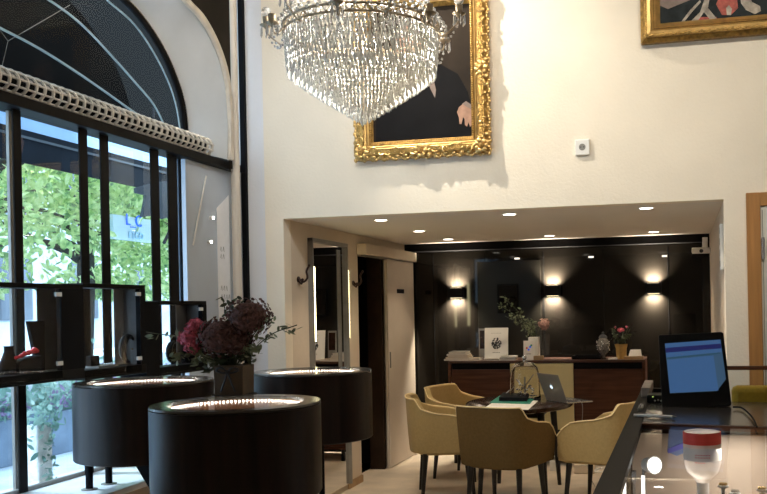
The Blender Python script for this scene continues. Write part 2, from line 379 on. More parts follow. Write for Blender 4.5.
# lattice tube
t = thing('lattice_tube', 'beige metal lattice tube lying along the dark transom beam', 'tube', (XW+.01, 4.2, 2.556))
yc0, yc1 = 2.7, at(205, 151, X=XW).y; R = .058; zc = 2.556+R
b = B()
n = int((yc1-yc0)/.060)
for i in range(n+1):
    y = yc0+i*.060
    pts = [Vector((XW+.01+math.cos(2*PI*k/16)*R, y+.020*math.cos(2*PI*k/16), zc+math.sin(2*PI*k/16)*R)) for k in range(16)]
    tube(b, pts, .0085, 6, closed=True)
obj('hoops', b, 'lattice', t, smooth=True)
b = B()
for k in range(10):
    a = 2*PI*k/10+.2; tube(b, [(XW+.01+math.cos(a)*R, yc0, zc+math.sin(a)*R), (XW+.01+math.cos(a)*R, yc1, zc+math.sin(a)*R)], .0055, 6)
obj('rods', b, 'lattice', t, smooth=True)
b = B(); tube(b, [(XW+.01, yc0, zc), (XW+.01, yc1-.02, zc)], R*.55, 12); obj('core', b, 'matblack', t, smooth=True)
# pipes in the corner
b = B(); p = at(236, 200, Y=5.78); tube(b, [(p.x, 5.78, .655), (p.x, 5.78, CE)], .031, 20); tag(obj('corner_pipe', b, 'pipe', smooth=True), 'tall pale tan metal pipe standing in the wall corner', 'pipe')
b = B(); p = at(244, 200, Y=5.93); box(b, p.x-.022, p.x+.016, 5.93, 5.965, .656, CE); tag(obj('corner_strip', b, 'matblack', bevel=.003), 'thin black vertical strip between the pipe and white wall', 'strip')
# sheet on the reveal, wall cord
t = thing('paper_banner', 'white paper banner with faint handwriting on the grey reveal', 'banner', (XW, 5.75, 1.2))
a0, a1 = at(218, 260, X=XW+.006).y, at(230, 260, X=XW+.006).y
b = B(); prism(b, [(XW+.006, a0, .9), (XW+.006, a1, .9), (XW+.006, a1, 2.33), (XW+.006, a0, 2.22)], (-.004, 0, 0)); obj('sheet', b, 'bannerw', t)
for k, (z, n) in enumerate(((1.93, 2), (1.88, 2), (1.66, 3), (1.60, 4))):
    b = B()
    for j in range(n): y = a0+.03+j*.035; tube(b, [(XW+.008, y, z), (XW+.008, y+.012, z+.03), (XW+.008, y+.02, z-.005)], .0012, 4)
    obj('writing', b, 'grey', t)
b = B(); tube(b, [at(206, 176, X=XW+.01), at(193, 245, X=XW+.01)], .006, 8); tag(obj('diagonal_rod', b, 'white', smooth=True), 'thin white slanting rod on the grey window reveal', 'rod')
for i, (px, py, lab) in enumerate(((214, 218, 'upper small lamp reflection, modelled beside the paper banner'), (212, 242, 'lower small lamp reflection, modelled beside the paper banner'))):  # lamp reflections built as small glowing discs on the reveal
    p = at(px, py, X=XW+.03); t = thing('spot_reflection', lab, 'reflection', p, group=None)
    b = B(); tube(b, [p+Vector((-.03, 0, .0)), p+Vector((0, -.01, 0))], .013, 12); obj('housing', b, 'white', t, smooth=True)
    b = B(); disc(b, p+Vector((.001, -.01, 0)), .009, (1, -.3, 0)); obj('lens', b, 'led', t)
# ------------------------------------------------------------------ alcove lights
for ix, iy in ((-2.15, 6.33), (-2.16, 7.36), (-2.16, 8.34), (-1.18, 6.31), (-1.19, 8.38), (-.22, 6.29), (-.23, 8.38)):
    row = {6: 'front', 7: 'middle', 8: 'rear'}[int(iy)]; colm = 'left' if ix < -2 else ('centre' if ix < -1 else 'right')
    t = thing('downlight', 'round recessed downlight in the alcove ceiling, %s row, %s column' % (row, colm), 'downlight', (ix, iy, ZA), group='recessed downlights in the alcove ceiling')
    b = B(); lathe(b, [(.058, ZA-.004), (.06, ZA), (.045, ZA), (.045, ZA-.004), (.058, ZA-.004)], (ix, iy, 0), 24, capb=False, capt=False); obj('trim_ring', b, 'white', t, smooth=True)
    b = B(); disc(b, (ix, iy, ZA-.003), .045); obj('lens', b, 'dl', t)
    l = bpy.data.lights.new('spot', 'SPOT'); l.energy = 21; l.spot_size = math.radians(105); l.spot_blend = .7; l.color = (1, .82, .60); l.shadow_soft_size = .03
    o = bpy.data.objects.new('downlight_lamp', l); C.objects.link(o); o.location = (ix, iy, ZA-.02)
for px, py in ((517, 258.5), (591, 257), (664.5, 256)):  # glowing bars added for the light reflections in the black panels
    p = at(px, py, Y=YB-.06)
    b = B(); box(b, p.x-.025, p.x+.025, YB-.065, YB-.05, p.z-.008, p.z+.008)
    tag(obj('panel_glint', b, mat('panel reflection', (0, 0, 0), emit=(1, .9, .75), es=1.6), bevel=.002), '%s tiny glow bar standing for a light reflection in the black wall' % ({517: 'leftmost', 591: 'middle', 664.5: 'rightmost'}[px]), 'glow bar', 'tiny reflections in the black panels')
for X_, lab in ((-2.245, 'black wall sconce left of the white print, beaming up and down'), (-1.25, 'black wall sconce above the vase of flowers, beaming up and down'), (-.26, 'black wall sconce above the monitor, beaming up and down')):
    zc = at(458, 293, Y=YB).z; t = thing('wall_sconce', lab, 'wall sconce', (X_, YB, zc), group='up and down sconces on the black wall')
    b = B(); box(b, X_-.078, X_+.078, YB-.10, YB-.004, zc-.050, zc+.050); obj('body', b, 'matblack', t, bevel=.004)
    for s in (-1, 1):
        b = B(); box(b, X_-.055, X_+.055, YB-.085, YB-.02, zc+s*.0506-.0006, zc+s*.0506+.0006); obj('diffuser', b, emis('sconce glow', (1, .8, .5), 5), t)
        l = bpy.data.lights.new('sc', 'AREA'); l.shape = 'RECTANGLE'; l.size = .035; l.size_y = .12; l.energy = 30; l.color = (1, .87, .68); l.spread = math.radians(120)
        o = bpy.data.objects.new('sconce_lamp', l); C.objects.link(o); o.location = (X_, YB-.045, zc+s*.056); o.rotation_euler = Vector((0, .55, s)).to_track_quat('-Z', 'X').to_euler()
# dark wall panel and dark picture
b = B(); a, c = at(477, 262, Y=YB-.01), at(540, 262, Y=YB-.01); box(b, a.x, c.x, YB-.012, YB-.004, .98, a.z); tag(obj('glass_wall_panel', b, mat('smoked panel', (.010, .009, .007), .3, spec=.3, noise=(2, .2)), bevel=.002), 'smoky grey tall panel on the black wall behind the print', 'wall panel')
t = thing('dark_picture', 'small black picture in thin frame on the smoky panel', 'picture', at(508, 300, Y=YB-.03))
a, c = at(497, 284, Y=YB-.03), at(519, 313, Y=YB-.03)
b = B(); box(b, a.x, c.x, YB-.03, YB-.012, c.z, a.z); obj('frame', b, 'matblack', t, bevel=.003)
b = B(); box(b, a.x+.02, c.x-.02, YB-.033, YB-.029, c.z+.02, a.z-.02); obj('canvas', b, 'blackpanel', t)
# ------------------------------------------------------------------ sliding door, mirror, hooks
t = thing('door_rail', 'painted box rail of the sliding door on the alcove wall', 'door rail', (XL, 8.2, 2.0))
b = B(); box(b, XL, XL+.09, 7.45, 8.98, 1.99, 2.085); obj('casing', b, 'alc', t, bevel=.004)
b = B(); box(b, XL+.02, XL+.06, 7.5, 8.95, 1.975, 1.99); obj('track', b, 'grey', t)
t = thing('sliding_door', 'beige sliding door half open beneath its box rail', 'door', (XL, 8.55, .0))
b = B(); box(b, XL+.025, XL+.06, 8.10, 8.96, .008, 1.985); obj('panel', b, 'doorp', t, bevel=.003)
a, c = at(397, 289, X=XL+.062), at(404, 293.5, X=XL+.062)
b = B(); box(b, XL+.06, XL+.064, a.y, c.y, c.z, a.z); tag(obj('sign_plate', b, 'matblack', t), 'small black plate')
b = B(); box(b, XL+.06, XL+.068, 8.13, 8.15, .95, 1.10); obj('pull', b, 'grey', t)
t = thing('wall_mirror', 'tall mirror with two glowing side strips on the alcove wall', 'mirror', (XL, 6.75, .05))
y0, y1 = 6.40, 7.11
b = B(); box(b, XL, XL+.02, y0, y1, .05, 2.03); obj('glass', b, 'mirror', t)
b = B()
for a in ((y0-.014, y0, .05, 2.06), (y1, y1+.02, .05, 2.06)): box(b, XL, XL+.045, *a)
box(b, XL, XL+.045, y0-.014, y1+.02, 2.03, 2.06); obj('frame', b, 'grey', t, bevel=.003)
b = B(); box(b, XL+.021, XL+.024, 6.93, 7.0, 1.0, 2.0); 
obj('inner_strip', b, 'grey', t)
for y in (y0+.03, y1+.035):
    ztop, zbot = 1.84, 1.27
    b = B(); tube(b, [(XL+.028, y, zbot), (XL+.028, y, ztop)], .011, 10); obj('led_strip', b, 'ledy', t, smooth=True)
for px, py, lab in ((298, 278, 'dark iron coat hook left of the tall mirror'), (353, 282, 'dark iron coat hook between mirror and sliding door')):
    p = at(px, py, X=XL); t = thing('coat_hook', lab, 'coat hook', p, group='iron coat hooks on the alcove wall')
    b = B(); disc(b, p+Vector((0, 0, -.01)), .022, (1, 0, 0), h=.008); obj('plate', b, 'iron', t)
    b = B(); tube(b, smooth_pts([p+Vector((.004, 0, 0)), p+Vector((.04, .0, -.03)), p+Vector((.07, .01, .0)), p+Vector((.06, .02, .05)), p+Vector((.08, .025, .09))]), .008, 8)
    tube(b, smooth_pts([p+Vector((.004, 0, -.02)), p+Vector((.035, -.02, -.045)), p+Vector((.05, -.035, -.02))]), .007, 8); ball(b, p+Vector((.05, -.035, -.015)), .012); ball(b, p+Vector((.08, .025, .09)), .012)
    obj('hook', b, 'iron', t, smooth=True)
# ------------------------------------------------------------------ paintings
def picture(name, label, x0, x1, z0, z1, fw_, dep, ornate):
    t = thing(name, label, 'painting', ((x0+x1)/2, YW, z0))
    # stepped mitred frame: profile (distance in from outer edge, depth)
    def ringmesh(d0, d1, h0, h1, m_, nm):
        b = B()
        o_ = [(x0+d0, z0+d0), (x1-d0, z0+d0), (x1-d0, z1-d0), (x0+d0, z1-d0)]; i_ = [(x0+d1, z0+d1), (x1-d1, z0+d1), (x1-d1, z1-d1), (x0+d1, z1-d1)]
        for k in range(4):
            a, c = o_[k], o_[(k+1) % 4]; e, g = i_[k], i_[(k+1) % 4]
            A = [Vector((a[0], YW-h0, a[1])), Vector((c[0], YW-h0, c[1])), Vector((g[0], YW-h1, g[1])), Vector((e[0], YW-h1, e[1]))]
            Bk = [Vector((v.x, YW-.004, v.z)) for v in A]
            va = [b.verts.new(v) for v in A]; vb = [b.verts.new(v) for v in Bk]
            b.faces.new(va)
            for q in range(4): b.faces.new((va[q], vb[q], vb[(q+1) % 4], va[(q+1) % 4]))
        return obj(nm, b, m_, t)
    f = fw_
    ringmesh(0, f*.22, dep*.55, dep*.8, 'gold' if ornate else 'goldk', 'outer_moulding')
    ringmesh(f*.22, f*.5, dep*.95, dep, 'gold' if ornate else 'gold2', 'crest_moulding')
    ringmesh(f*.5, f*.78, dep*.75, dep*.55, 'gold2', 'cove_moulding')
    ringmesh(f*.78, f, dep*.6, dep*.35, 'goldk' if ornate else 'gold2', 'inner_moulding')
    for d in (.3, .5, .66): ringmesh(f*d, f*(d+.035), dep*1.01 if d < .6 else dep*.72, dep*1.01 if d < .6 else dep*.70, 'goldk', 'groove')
    b = B(); box(b, x0+f*.9, x1-f*.9, YW-dep*.3, YW-.005, z0+f*.9, z1-f*.9); cv = obj('canvas', b, 'canvasback' if ornate else 'slate', t)
    return t
PX0, PX1, PZ0, PZ1 = -2.185, -1.235, 2.54, 3.69
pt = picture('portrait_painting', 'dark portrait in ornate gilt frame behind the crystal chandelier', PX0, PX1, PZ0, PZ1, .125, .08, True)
# carved ornament on the frame
b = B(); random.seed(3)
def scroll(c, s, a0, sgn):
    pts = []
    for k in range(12):
        a = a0+sgn*k*.5; r = s*(1-k/14); pts.append(Vector((c[0]+math.cos(a)*r, YW-.078-.004*math.sin(k), c[1]+math.sin(a)*r)))
    tube(b, pts, s*.22, 6, radii=[s*.26*(1-k/16) for k in range(12)])
def orn_line(x0, z0, x1, z1):
    L = math.hypot(x1-x0, z1-z0); n = int(L/.055)
    for i in range(n):
        t_ = (i+.5)/n; x, z = x0+(x1-x0)*t_, z0+(z1-z0)*t_
        k = abs(((i+.5)/n*2) % 1-.5)*2
        s = .022+.012*k+random.uniform(-.003, .003)
        scroll((x+random.uniform(-.008, .008), z+random.uniform(-.008, .008)), s, random.uniform(0, 6), 1 if i % 2 else -1)
        nx, nz = -(z1-z0)/L, (x1-x0)/L
        ball(b, (x+nx*.03*(1 if k > .5 else .6), YW-.06, z+nz*.03), .012+.010*k, 1, (1.3, .8, 1))
o2 = .045
orn_line(PX1-o2, PZ0+o2, PX0+o2, PZ0+o2); orn_line(PX0+o2, PZ0+o2, PX0+o2, PZ1-o2); orn_line(PX0+o2, PZ1-o2, PX1-o2, PZ1-o2); orn_line(PX1-o2, PZ1-o2, PX1-o2, PZ0+o2)
for cx_, cz_ in ((PX0+.05, PZ0+.05), (PX1-.05, PZ0+.05), (PX0+.05, PZ1-.05), (PX1-.05, PZ1-.05), ((PX0+PX1)/2, PZ0+.04), (PX1-.04, (PZ0+PZ1)/2), (PX0+.04, (PZ0+PZ1)/2)):
    for k in range(7):
        a = 2*PI*k/7; ball(b, (cx_+math.cos(a)*.034, YW-.08, cz_+math.sin(a)*.034), .018, 1, (1, .7, 1))
    ball(b, (cx_, YW-.09, cz_), .020, 1)
# irregular outer fringe
for i in range(46):
    t_ = i/46; x = PX0+(PX1-PX0)*t_; ball(b, (x, YW-.045, PZ0+.004+.008*math.sin(i*1.7)), .014, 1, (1.3, .8, 1))
for i in range(56):
    t_ = i/56; z = PZ0+(PZ1-PZ0)*t_
    for x in (PX0, PX1): ball(b, (x+.006*math.sin(i*1.9), YW-.045, z), .013, 1, (1, .8, 1.3))
obj('carved_ornament', b, 'gold2', pt, smooth=True)
b = B()
for i in range(60):
    t_ = (i+.5)/60; x = PX0+.112+(PX1-PX0-.224)*t_; ball(b, (x, YW-.052, PZ0+.112), .005, 1); z = PZ0+.112+(PZ1-PZ0-.224)*t_; ball(b, (PX0+.112, YW-.052, z), .005, 1); ball(b, (PX1-.112, YW-.052, z), .005, 1)
obj('bead_moulding', b, 'gold2', pt, smooth=True)
yc = YW-.08*.3-.002
def paint(nm, px, m_, par, off=0, Yp=None, label=None):
    Y_ = (Yp if Yp else yc)-off
    b = B(); prism(b, [at(x, y, Y=Y_) for x, y in px], (0, .0012, 0)); o = obj(nm, b, m_, par)
    if label: o['label'] = label
    return o
paint('painted_coat', [(376, 143), (376, 105), (384, 80), (398, 66), (418, 62), (440, 64), (458, 74), (468, 92), (472, 110), (472, 137)], 'coat', pt, 0, label='black coat of the sitter')
paint('painted_face', [(400, 62), (394, 46), (399, 30), (410, 25), (418, 33), (419, 48), (414, 60), (407, 65)], 'skin', pt, .0015, label='pale face of the sitter')
paint('painted_shirt', [(428, 70), (433, 77), (436, 90), (435, 98), (430, 88), (426, 76)], 'cuff', pt, .0015)
paint('painted_shirt', [(414, 60), (424, 78), (433, 77), (424, 60)], 'cuff', pt, .0013)
paint('painted_hand', [(457, 112), (459, 107), (463, 104), (468, 106), (472, 110), (472.5, 124), (470, 127), (468.5, 122), (467, 126.5), (465, 125), (464.5, 119), (463, 117), (461.5, 124), (459.5, 124), (459, 118)], 'skin', pt, .002, label='pale hand of the sitter')
paint('painted_cuff', [(462, 104), (466, 101), (472, 105), (472.5, 109), (467, 107)], 'cuff', pt, .0022)
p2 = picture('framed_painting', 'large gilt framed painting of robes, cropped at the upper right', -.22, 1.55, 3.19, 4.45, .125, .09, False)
b = B(); random.seed(5)
for i in range(110):
    x = -.19+i*.016; ball(b, (x, YW-.088, 3.19+.038+.004*math.sin(i*2.1)), .009, 1, (1.3, .8, 1))
for i in range(70):
    z = 3.22+i*.017; ball(b, (-.22+.035, YW-.088, z), .009, 1, (1, .8, 1.3))
obj('carved_ornament', b, 'gold', p2, smooth=True)
Yq = YW-.09*.3-.002
paint('painted_robe', [(659, -12), (659, 5), (668, 9), (690, 0), (700, -12)], 'cuff', p2, 0, Yq)
paint('painted_robe', [(690, 22), (700, 12), (706, -5), (710, -5), (708, 8), (718, 20), (712, 22), (704, 12), (697, 22)], 'ermine', p2, .0015, Yq)
paint('painted_robe', [(681, 22), (690, 10), (700, 0), (701, 2), (692, 12), (684, 22)], 'ermine', p2, .001, Yq)
paint('painted_rosette', [(716, 4), (720, -4), (730, -8), (737, -2), (738, 8), (731, 15), (722, 15)], 'redp', p2, .0015, Yq, 'red rosette in the painting')
paint('painted_star', [(726, 8), (729, 5), (732, 9), (731, 15), (727, 15)], 'ermine', p2, .003, Yq)
paint('painted_ribbon', [(694, 21), (700, 17), (716, 17), (718, 19), (700, 22)], 'redp', p2, .0008, Yq)
paint('painted_ermine', [(740, -6), (748, -8), (752, 2), (760, 6), (761, 11), (755, 14), (746, 10), (741, 3)], 'ermine', p2, .0015, Yq)
# ------------------------------------------------------------------ socket, right door, switches, security camera
p = at(582.5, 147.5, Y=YW); t = thing('power_socket', 'white square power socket high on the cream wall', 'socket', p)
b = B(); box(b, p.x-.047, p.x+.047, YW-.018, YW, p.z-.052, p.z+.052); obj('faceplate', b, 'white', t, bevel=.004)
b = B(); disc(b, (p.x, YW-.0185, p.z), .022, (0, -1, 0)); tag(obj('recess', b, 'grey', t), 'dark round recess')
b = B(); 
for s in (-1, 1): disc(b, (p.x+s*.009, YW-.020, p.z), .004, (0, -1, 0), 10)
obj('pin_hole', b, 'ink', t)
dr = thing('door_1', None, None, (.5, YW, 0)); dr['kind'] = 'structure'
dx0 = at(748, 300, Y=YW-.02).x; dz = at(748, 193, Y=YW-.02).z
b = B(); box(b, dx0, dx0+.085, YW-.03, YW, 0, dz); box(b, dx0+.085, dx0+1.0, YW-.03, YW, dz-.085, dz); box(b, dx0+.915, dx0+1.0, YW-.03, YW, 0, dz-.085); obj('door_frame', b, 'oak', dr, bevel=.003)
b = B(); box(b, dx0+.087, dx0+.913, YW-.018, YW, .005, dz-.087); obj('door_leaf', b, 'doorw', dr)
b = B(); box(b, dx0+.096, dx0+.100, YW-.0185, YW-.018, .03, dz-.11); obj('door_groove', b, 'grey', dr)
for z in (1.84, .4):
    b = B(); tube(b, [(dx0+.098, YW-.028, z-.07), (dx0+.098, YW-.028, z+.07)], .010, 10); box(b, dx0+.085, dx0+.11, YW-.024, YW-.017, z-.06, z+.06); obj('hinge', b, 'silver', dr)
t = thing('switch_panel', 'white vertical multi socket panel on the alcove right wall', 'socket panel', (XR, 6.15, 1.7))
b = B(); box(b, XR-.022, XR, 6.09, 6.22, 1.72, 2.02); obj('faceplate', b, 'white', t, bevel=.004)
b = B()
for k in range(4): disc(b, (XR-.022, 6.155, 1.76+k*.073), .022, (-1, 0, 0), 14, .002)
obj('sockets', b, 'grey', t)
p = at(700, 248, Y=8.8); t = thing('security_camera', 'white security camera in the upper right alcove corner', 'security camera', p)
a = at(701, 254, Y=8.8)
b = B(); obox(b, a+Vector((-.085, -.16, -.005)), (.17, .03, 0), (0, .18, .02), (0, 0, .05)); obj('housing', b, 'white', t, bevel=.008)
b = B(); obox(b, (XR-.07, 8.82, 1.99), (.05, 0, 0), (0, .06, 0), (0, 0, .14)); obj('bracket', b, 'white', t, bevel=.004)
b = B(); disc(b, a+Vector((0, -.162, .02)), .018, (0, -1, 0), h=.003); obj('lens', b, 'ink', t)
# ------------------------------------------------------------------ cabinet and what stands on it
YC0, YC1 = 8.42, 8.94; CT = .993
cx0, cx1 = at(448, 362, Y=YC0).x, at(645, 362, Y=YC0).x
t = thing('sideboard', 'long dark mahogany sideboard against the black wall', 'sideboard', ((cx0+cx1)/2, (YC0+YC1)/2, 0))
b = B(); box(b, cx0, cx1, YC0, YC1, CT-.022, CT); obj('top', b, 'mahog', t, bevel=.003)
b = B(); box(b, cx0, cx0+.025, YC0, YC1, .12, CT-.022); box(b, cx1-.025, cx1, YC0, YC1, .12, CT-.022); box(b, cx0+.025, cx1-.025, YC1-.02, YC1, .12, CT-.022); box(b, cx0+.025, cx1-.025, YC0, YC1, .12, .145); obj('carcass', b, 'mahogd', t)
d1, d2 = at(510, 370, Y=YC0).x, at(573, 370, Y=YC0).x
for a, c, mm, z0, lab in ((cx0+.03, d1-.004, 'mahogd', .15, None), (d1, d2, 'cream', .34, 'cream coloured middle door'), (d2+.004, cx1-.03, 'mahogd', .15, None)):
    b = B(); box(b, a, c, YC0+.02-(.02 if mm == 'cream' else 0), YC0+.04, z0, CT-.03 if mm == 'cream' else CT-.085); o = obj('door', b, mm, t, bevel=.002)
    if lab: o['label'] = lab
for q in ((cx0+.03, d1-.002, CT-.085, CT-.022), (d2+.002, cx1-.03, CT-.085, CT-.022), (d1, d2, .15, .34)):
    b = B(); box(b, q[0], q[1], YC0+.041, YC0+.055, q[2], q[3]); obj('recess_panel', b, 'matblack', t)
for x in (cx0+.05, cx1-.05):
    for y in (YC0+.05, YC1-.05):
        b = B(); tube(b, [(x, y, 0), (x, y, .12)], .02, 10); obj('foot', b, 'leg', t, smooth=True)
def onc(px, Y_=8.6): return at(px, 360, Y=Y_).x
def book(x0, x1, y0, y1, z0, z1, m_, label, group, rz=0, nm='book'):
    c = Vector(((x0+x1)/2, (y0+y1)/2, z0)); t = thing(nm, label, 'book', c, rz, group); hx, hy, hz = (x1-x0)/2, (y1-y0)/2, z1-z0
    b = B(); box(b, -hx, hx, -hy, hy, 0, .002); box(b, -hx, hx, -hy, hy, hz-.002, hz); box(b, -hx, -hx+.003, -hy, hy, .002, hz-.002); obj('cover', b, m_, t, world=False)
    b = B(); box(b, -hx+.003, hx-.004, -hy+.003, hy-.003, .002, hz-.002); obj('pages', b, 'paper', t, world=False); return t
z = CT
for i, (a, c, h, mm, lab) in enumerate(((446.5, 474, .014, 'paper', 'white magazine at the bottom of the book stack on the sideboard'), (448, 471, .018, 'paperb', 'beige book, second from the bottom of the stack'), (450, 470, .014, 'tan', 'tan book, third from the bottom of the stack'), (449, 469, .014, 'white', 'white book, fourth from the bottom of the stack'), (451, 468, .022, 'grey', 'grey covered book on top of the sideboard stack'))):
    book(onc(a), onc(c), 8.5, 8.72, z, z+h, mm, lab, 'books stacked at the left end of the sideboard', random.uniform(-.05, .05)); z += h+.0005
book(onc(471), onc(482), 8.5, 8.65, CT, CT+.022, 'paperb', 'thin beige booklet between book stack and white print', None)
z = CT
for i, lab in enumerate(('lowest white booklet right of the leaning print', 'middle white booklet right of the leaning print', 'topmost white booklet right of the leaning print')):
    book(onc(502+i*.5), onc(518), 8.46, 8.62, z, z+.013, ('paper', 'ink', 'white')[i], lab, 'booklets beside the print', .02*i); z += .0135
# print
def leaning(name, label, px0, px1, pyt, Y_, m_, tilt=.12):
    a, c = onc(px0, Y_), onc(px1, Y_); h = (361-pyt)/900*8.75*1.0
    t = thing(name, label, 'print', ((a+c)/2, Y_, CT)); t.rotation_euler = (-tilt, 0, 0); w = (c-a)/2
    b = B(); box(b, -w, w, 0, .012, 0, h); obj('board', b, m_, t, world=False, bevel=.002); return t, w, h
t, w_, h_ = leaning('framed_print', 'white framed print with round black motif leaning on the sideboard', 484.5, 508, 329, 8.66, 'white')
b = B(); random.seed(11)
for k in range(120):
    a = random.uniform(0, 2*PI); r = .047*math.sqrt(random.random()); disc(b, (math.cos(a)*r, -.001, h_*.50+math.sin(a)*r*1.15), random.uniform(.003, .008), (0, -1, 0), 7, .0008+.00001*k)
obj('motif', b, 'ink', t, world=False)
b = B()
for k in range(5): box(b, -.035+k*.015, -.025+k*.015, -.001, 0, h_*.20, h_*.20+.008)
for k in range(7): box(b, -.05+k*.015, -.042+k*.015, -.001, 0, h_*.82, h_*.82+.004)
obj('caption', b, 'grey', t, world=False)
b = B(); box(b, -w_, w_, -.03, 0, 0, .012); obj('ledge', b, 'paper', t, world=False)
t, w_, h_ = leaning('grey_tablet', 'small grey card standing behind the white print', 479, 488, 330, 8.78, 'grey', .05)
t.location.z = CT; 
b = B(); box(b, -w_+.01, w_-.01, -.001, 0, .1, h_-.02); obj('face', b, 'table', t, world=False)
t, w_, h_ = leaning('flower_card', 'small white card with red and blue flower dots on the sideboard', 523.5, 534, 342, 8.5, 'paper', .08)
for k, (x, z, mm) in enumerate(((-.018, .115, 'redlab'), (.0, .10, 'blueink'), (.014, .125, 'blueink'), (.026, .14, 'greenf'))):
    b = B(); disc(b, (x, -.001, z), .010, (0, -1, 0), 10, .001); obj('flower_dot', b, mm, t, world=False)
b = B()
for k in range(5): box(b, -.02+k*.009, -.014+k*.009, -.001, 0, .055, .062)
obj('caption', b, 'ink', t, world=False)
# vase with branch and bloom
def leafspray(b, pts, n, s, rnd=.03, th_=.0006):
    P = smooth_pts(pts, 6)
    for i in range(n):
        p_ = P[int(random.uniform(.15, 1)*(len(P)-1))]+Vector([random.gauss(0, rnd) for _ in range(3)])
        leaf(b, p_, s*random.uniform(.6, 1.2))
def leaf(b, p_, s):
    u = Vector([random.gauss(0, 1) for _ in range(3)]).normalized(); v = u.orthogonal().normalized(); w2 = Vector([random.gauss(0, 1) for _ in range(3)]).normalized(); v = (w2-u*w2.dot(u)).normalized()
    vs = [b.verts.new(p_+u*a*s+v*c*s*.5) for a, c in ((-1, 0), (-.45, .75), (.35, .7), (1, 0), (.35, -.7), (-.45, -.75))]
    b.faces.new(vs)
def bloom(b, c, r, n, s, sq=(1, 1, 1), fill=True):
    c = Vector(c)
    if fill: ball(b, c, r*.82, 2, sq)
    for i in range(n):
        d = Vector([random.gauss(0, 1) for _ in range(3)]).normalized(); rr = r*random.uniform(.86, 1.06)
        p_ = c+Vector((d.x*sq[0], d.y*sq[1], d.z*sq[2]))*rr
        u, v = frame_of(d+Vector([random.gauss(0, .35) for _ in range(3)])); u2 = u*math.cos(i)+v*math.sin(i); v2 = v*math.cos(i)-u*math.sin(i)
        for q in range(2):
            e = u2 if q == 0 else v2; g = v2 if q == 0 else u2
            vs = [b.verts.new(p_+e*s*a+g*s*k_+d*s*.25*abs(a)) for a, k_ in ((-1, 0), (-.6, .55), (0, .25), (.6, .55), (1, 0), (.6, -.55), (0, -.25), (-.6, -.55))]
            b.faces.new(vs)
p = Vector((onc(534.5, 8.66), 8.66, CT))
t = thing('white_vase', 'square white vase on the sideboard holding greenery and one pale bloom', 'vase', p)
b = B(); box(b, p.x-.05, p.x+.05, p.y-.05, p.y+.05, CT, CT+.215); obj('vessel', b, 'white', t, bevel=.006)
fl = thing('flower_arrangement', 'leafy branch and pale pink hydrangea in the white vase', 'flowers', p+Vector((0, 0, .2)))
tips = [at(497, 303, Y=8.66), at(505, 316, Y=8.6), at(515, 312, Y=8.7), at(523, 322, Y=8.6), at(530, 318, Y=8.66), at(502, 296, Y=8.7)]
b = B()
for q in tips: tube(b, smooth_pts([p+Vector((0, 0, .18)), p.lerp(q, .5)+Vector((.03, 0, .12)), q]), .003, 5)
hb = at(544, 324, Y=8.62); tube(b, smooth_pts([p+Vector((.01, 0, .2)), p.lerp(hb, .6)+Vector((.01, 0, .12)), hb]), .004, 5); obj('stems', b, 'leafd', fl)
b = B()
for q in tips: leafspray(b, [p+Vector((0, 0, .18)), p.lerp(q, .5)+Vector((.03, 0, .12)), q], 34, .02, .018)
obj('leaves', b, 'leaf', fl)
b = B(); bloom(b, hb, .052, 90, .014); obj('hydrangea_bloom', b, 'palepink', fl)
b = B(); a, c = onc(534, 8.5), onc(543.5, 8.5); box(b, a, c, 8.47, 8.53, CT, CT+.04); tag(obj('small_box', b, 'tan', bevel=.003), 'small tan box in front of the white vase', 'box')
# tray
a, c = onc(573, 8.6), onc(601, 8.6); b = B(); box(b, a, c, 8.52, 8.72, CT, CT+.012); box(b, a, c, 8.52, 8.53, CT, CT+.035); box(b, a, c, 8.71, 8.72, CT, CT+.035); box(b, a, a+.01, 8.53, 8.71, CT, CT+.035); box(b, c-.01, c, 8.53, 8.71, CT, CT+.035)
tag(obj('serving_tray', b, 'matblack'), 'low black tray on the right half of the sideboard', 'tray')
p = Vector((onc(603.5, 8.58), 8.58, CT)); t = thing('lidded_jar', 'patterned glass jar with dark lid on the sideboard', 'jar', p)
b = B(); lathe(b, [(.022, 0), (.026, .006), (.014, .02), (.018, .035), (.05, .07), (.062, .12), (.058, .165), (.040, .195), (.036, .2)], p, 20); obj('bowl', b, 'dotted', t, smooth=True)
b = B(); lathe(b, [(.040, .2), (.042, .205), (.028, .225), (.010, .235), (.013, .25), (.002, .262)], p, 16); obj('lid', b, 'ink', t, smooth=True)
b = B(); random.seed(2)
for k in range(40): a = random.uniform(0, 2*PI); z = random.uniform(.08, .17); ball(b, p+Vector((math.cos(a)*.06, math.sin(a)*.06, z)), .0045, 1)
obj('studs', b, 'paper', t)
b = B(); a, c = onc(608.5, 8.5), onc(617, 8.5); box(b, a, c, 8.48, 8.54, CT, CT+.016); tag(obj('white_box', b, 'white', bevel=.002), 'tiny flat white box between glass jar and ochre pot', 'box')
p = Vector((onc(621.5, 8.58), 8.58, CT)); t = thing('potted_plant', 'ochre pot with dark leaves and a pink flower on the sideboard', 'plant', p)
b = B(); lathe(b, [(.046, 0), (.052, .1), (.060, .13), (.062, .14), (.054, .14), (.05, .12)], p, 24); obj('pot', b, 'terracotta', t, smooth=True)
b = B(); random.seed(9)
for k in range(14):
    a = random.uniform(0, 2*PI); q = p+Vector((math.cos(a)*.09, math.sin(a)*.07, .2+random.random()*.12)); tube(b, smooth_pts([p+Vector((0, 0, .12)), p+Vector((math.cos(a)*.03, math.sin(a)*.03, .18)), q]), .0025, 5); leafspray(b, [p+Vector((0, 0, .15)), p+Vector((math.cos(a)*.03, 0, .18)), q], 7, .022, .012)
obj('foliage', b, 'leafd', t)
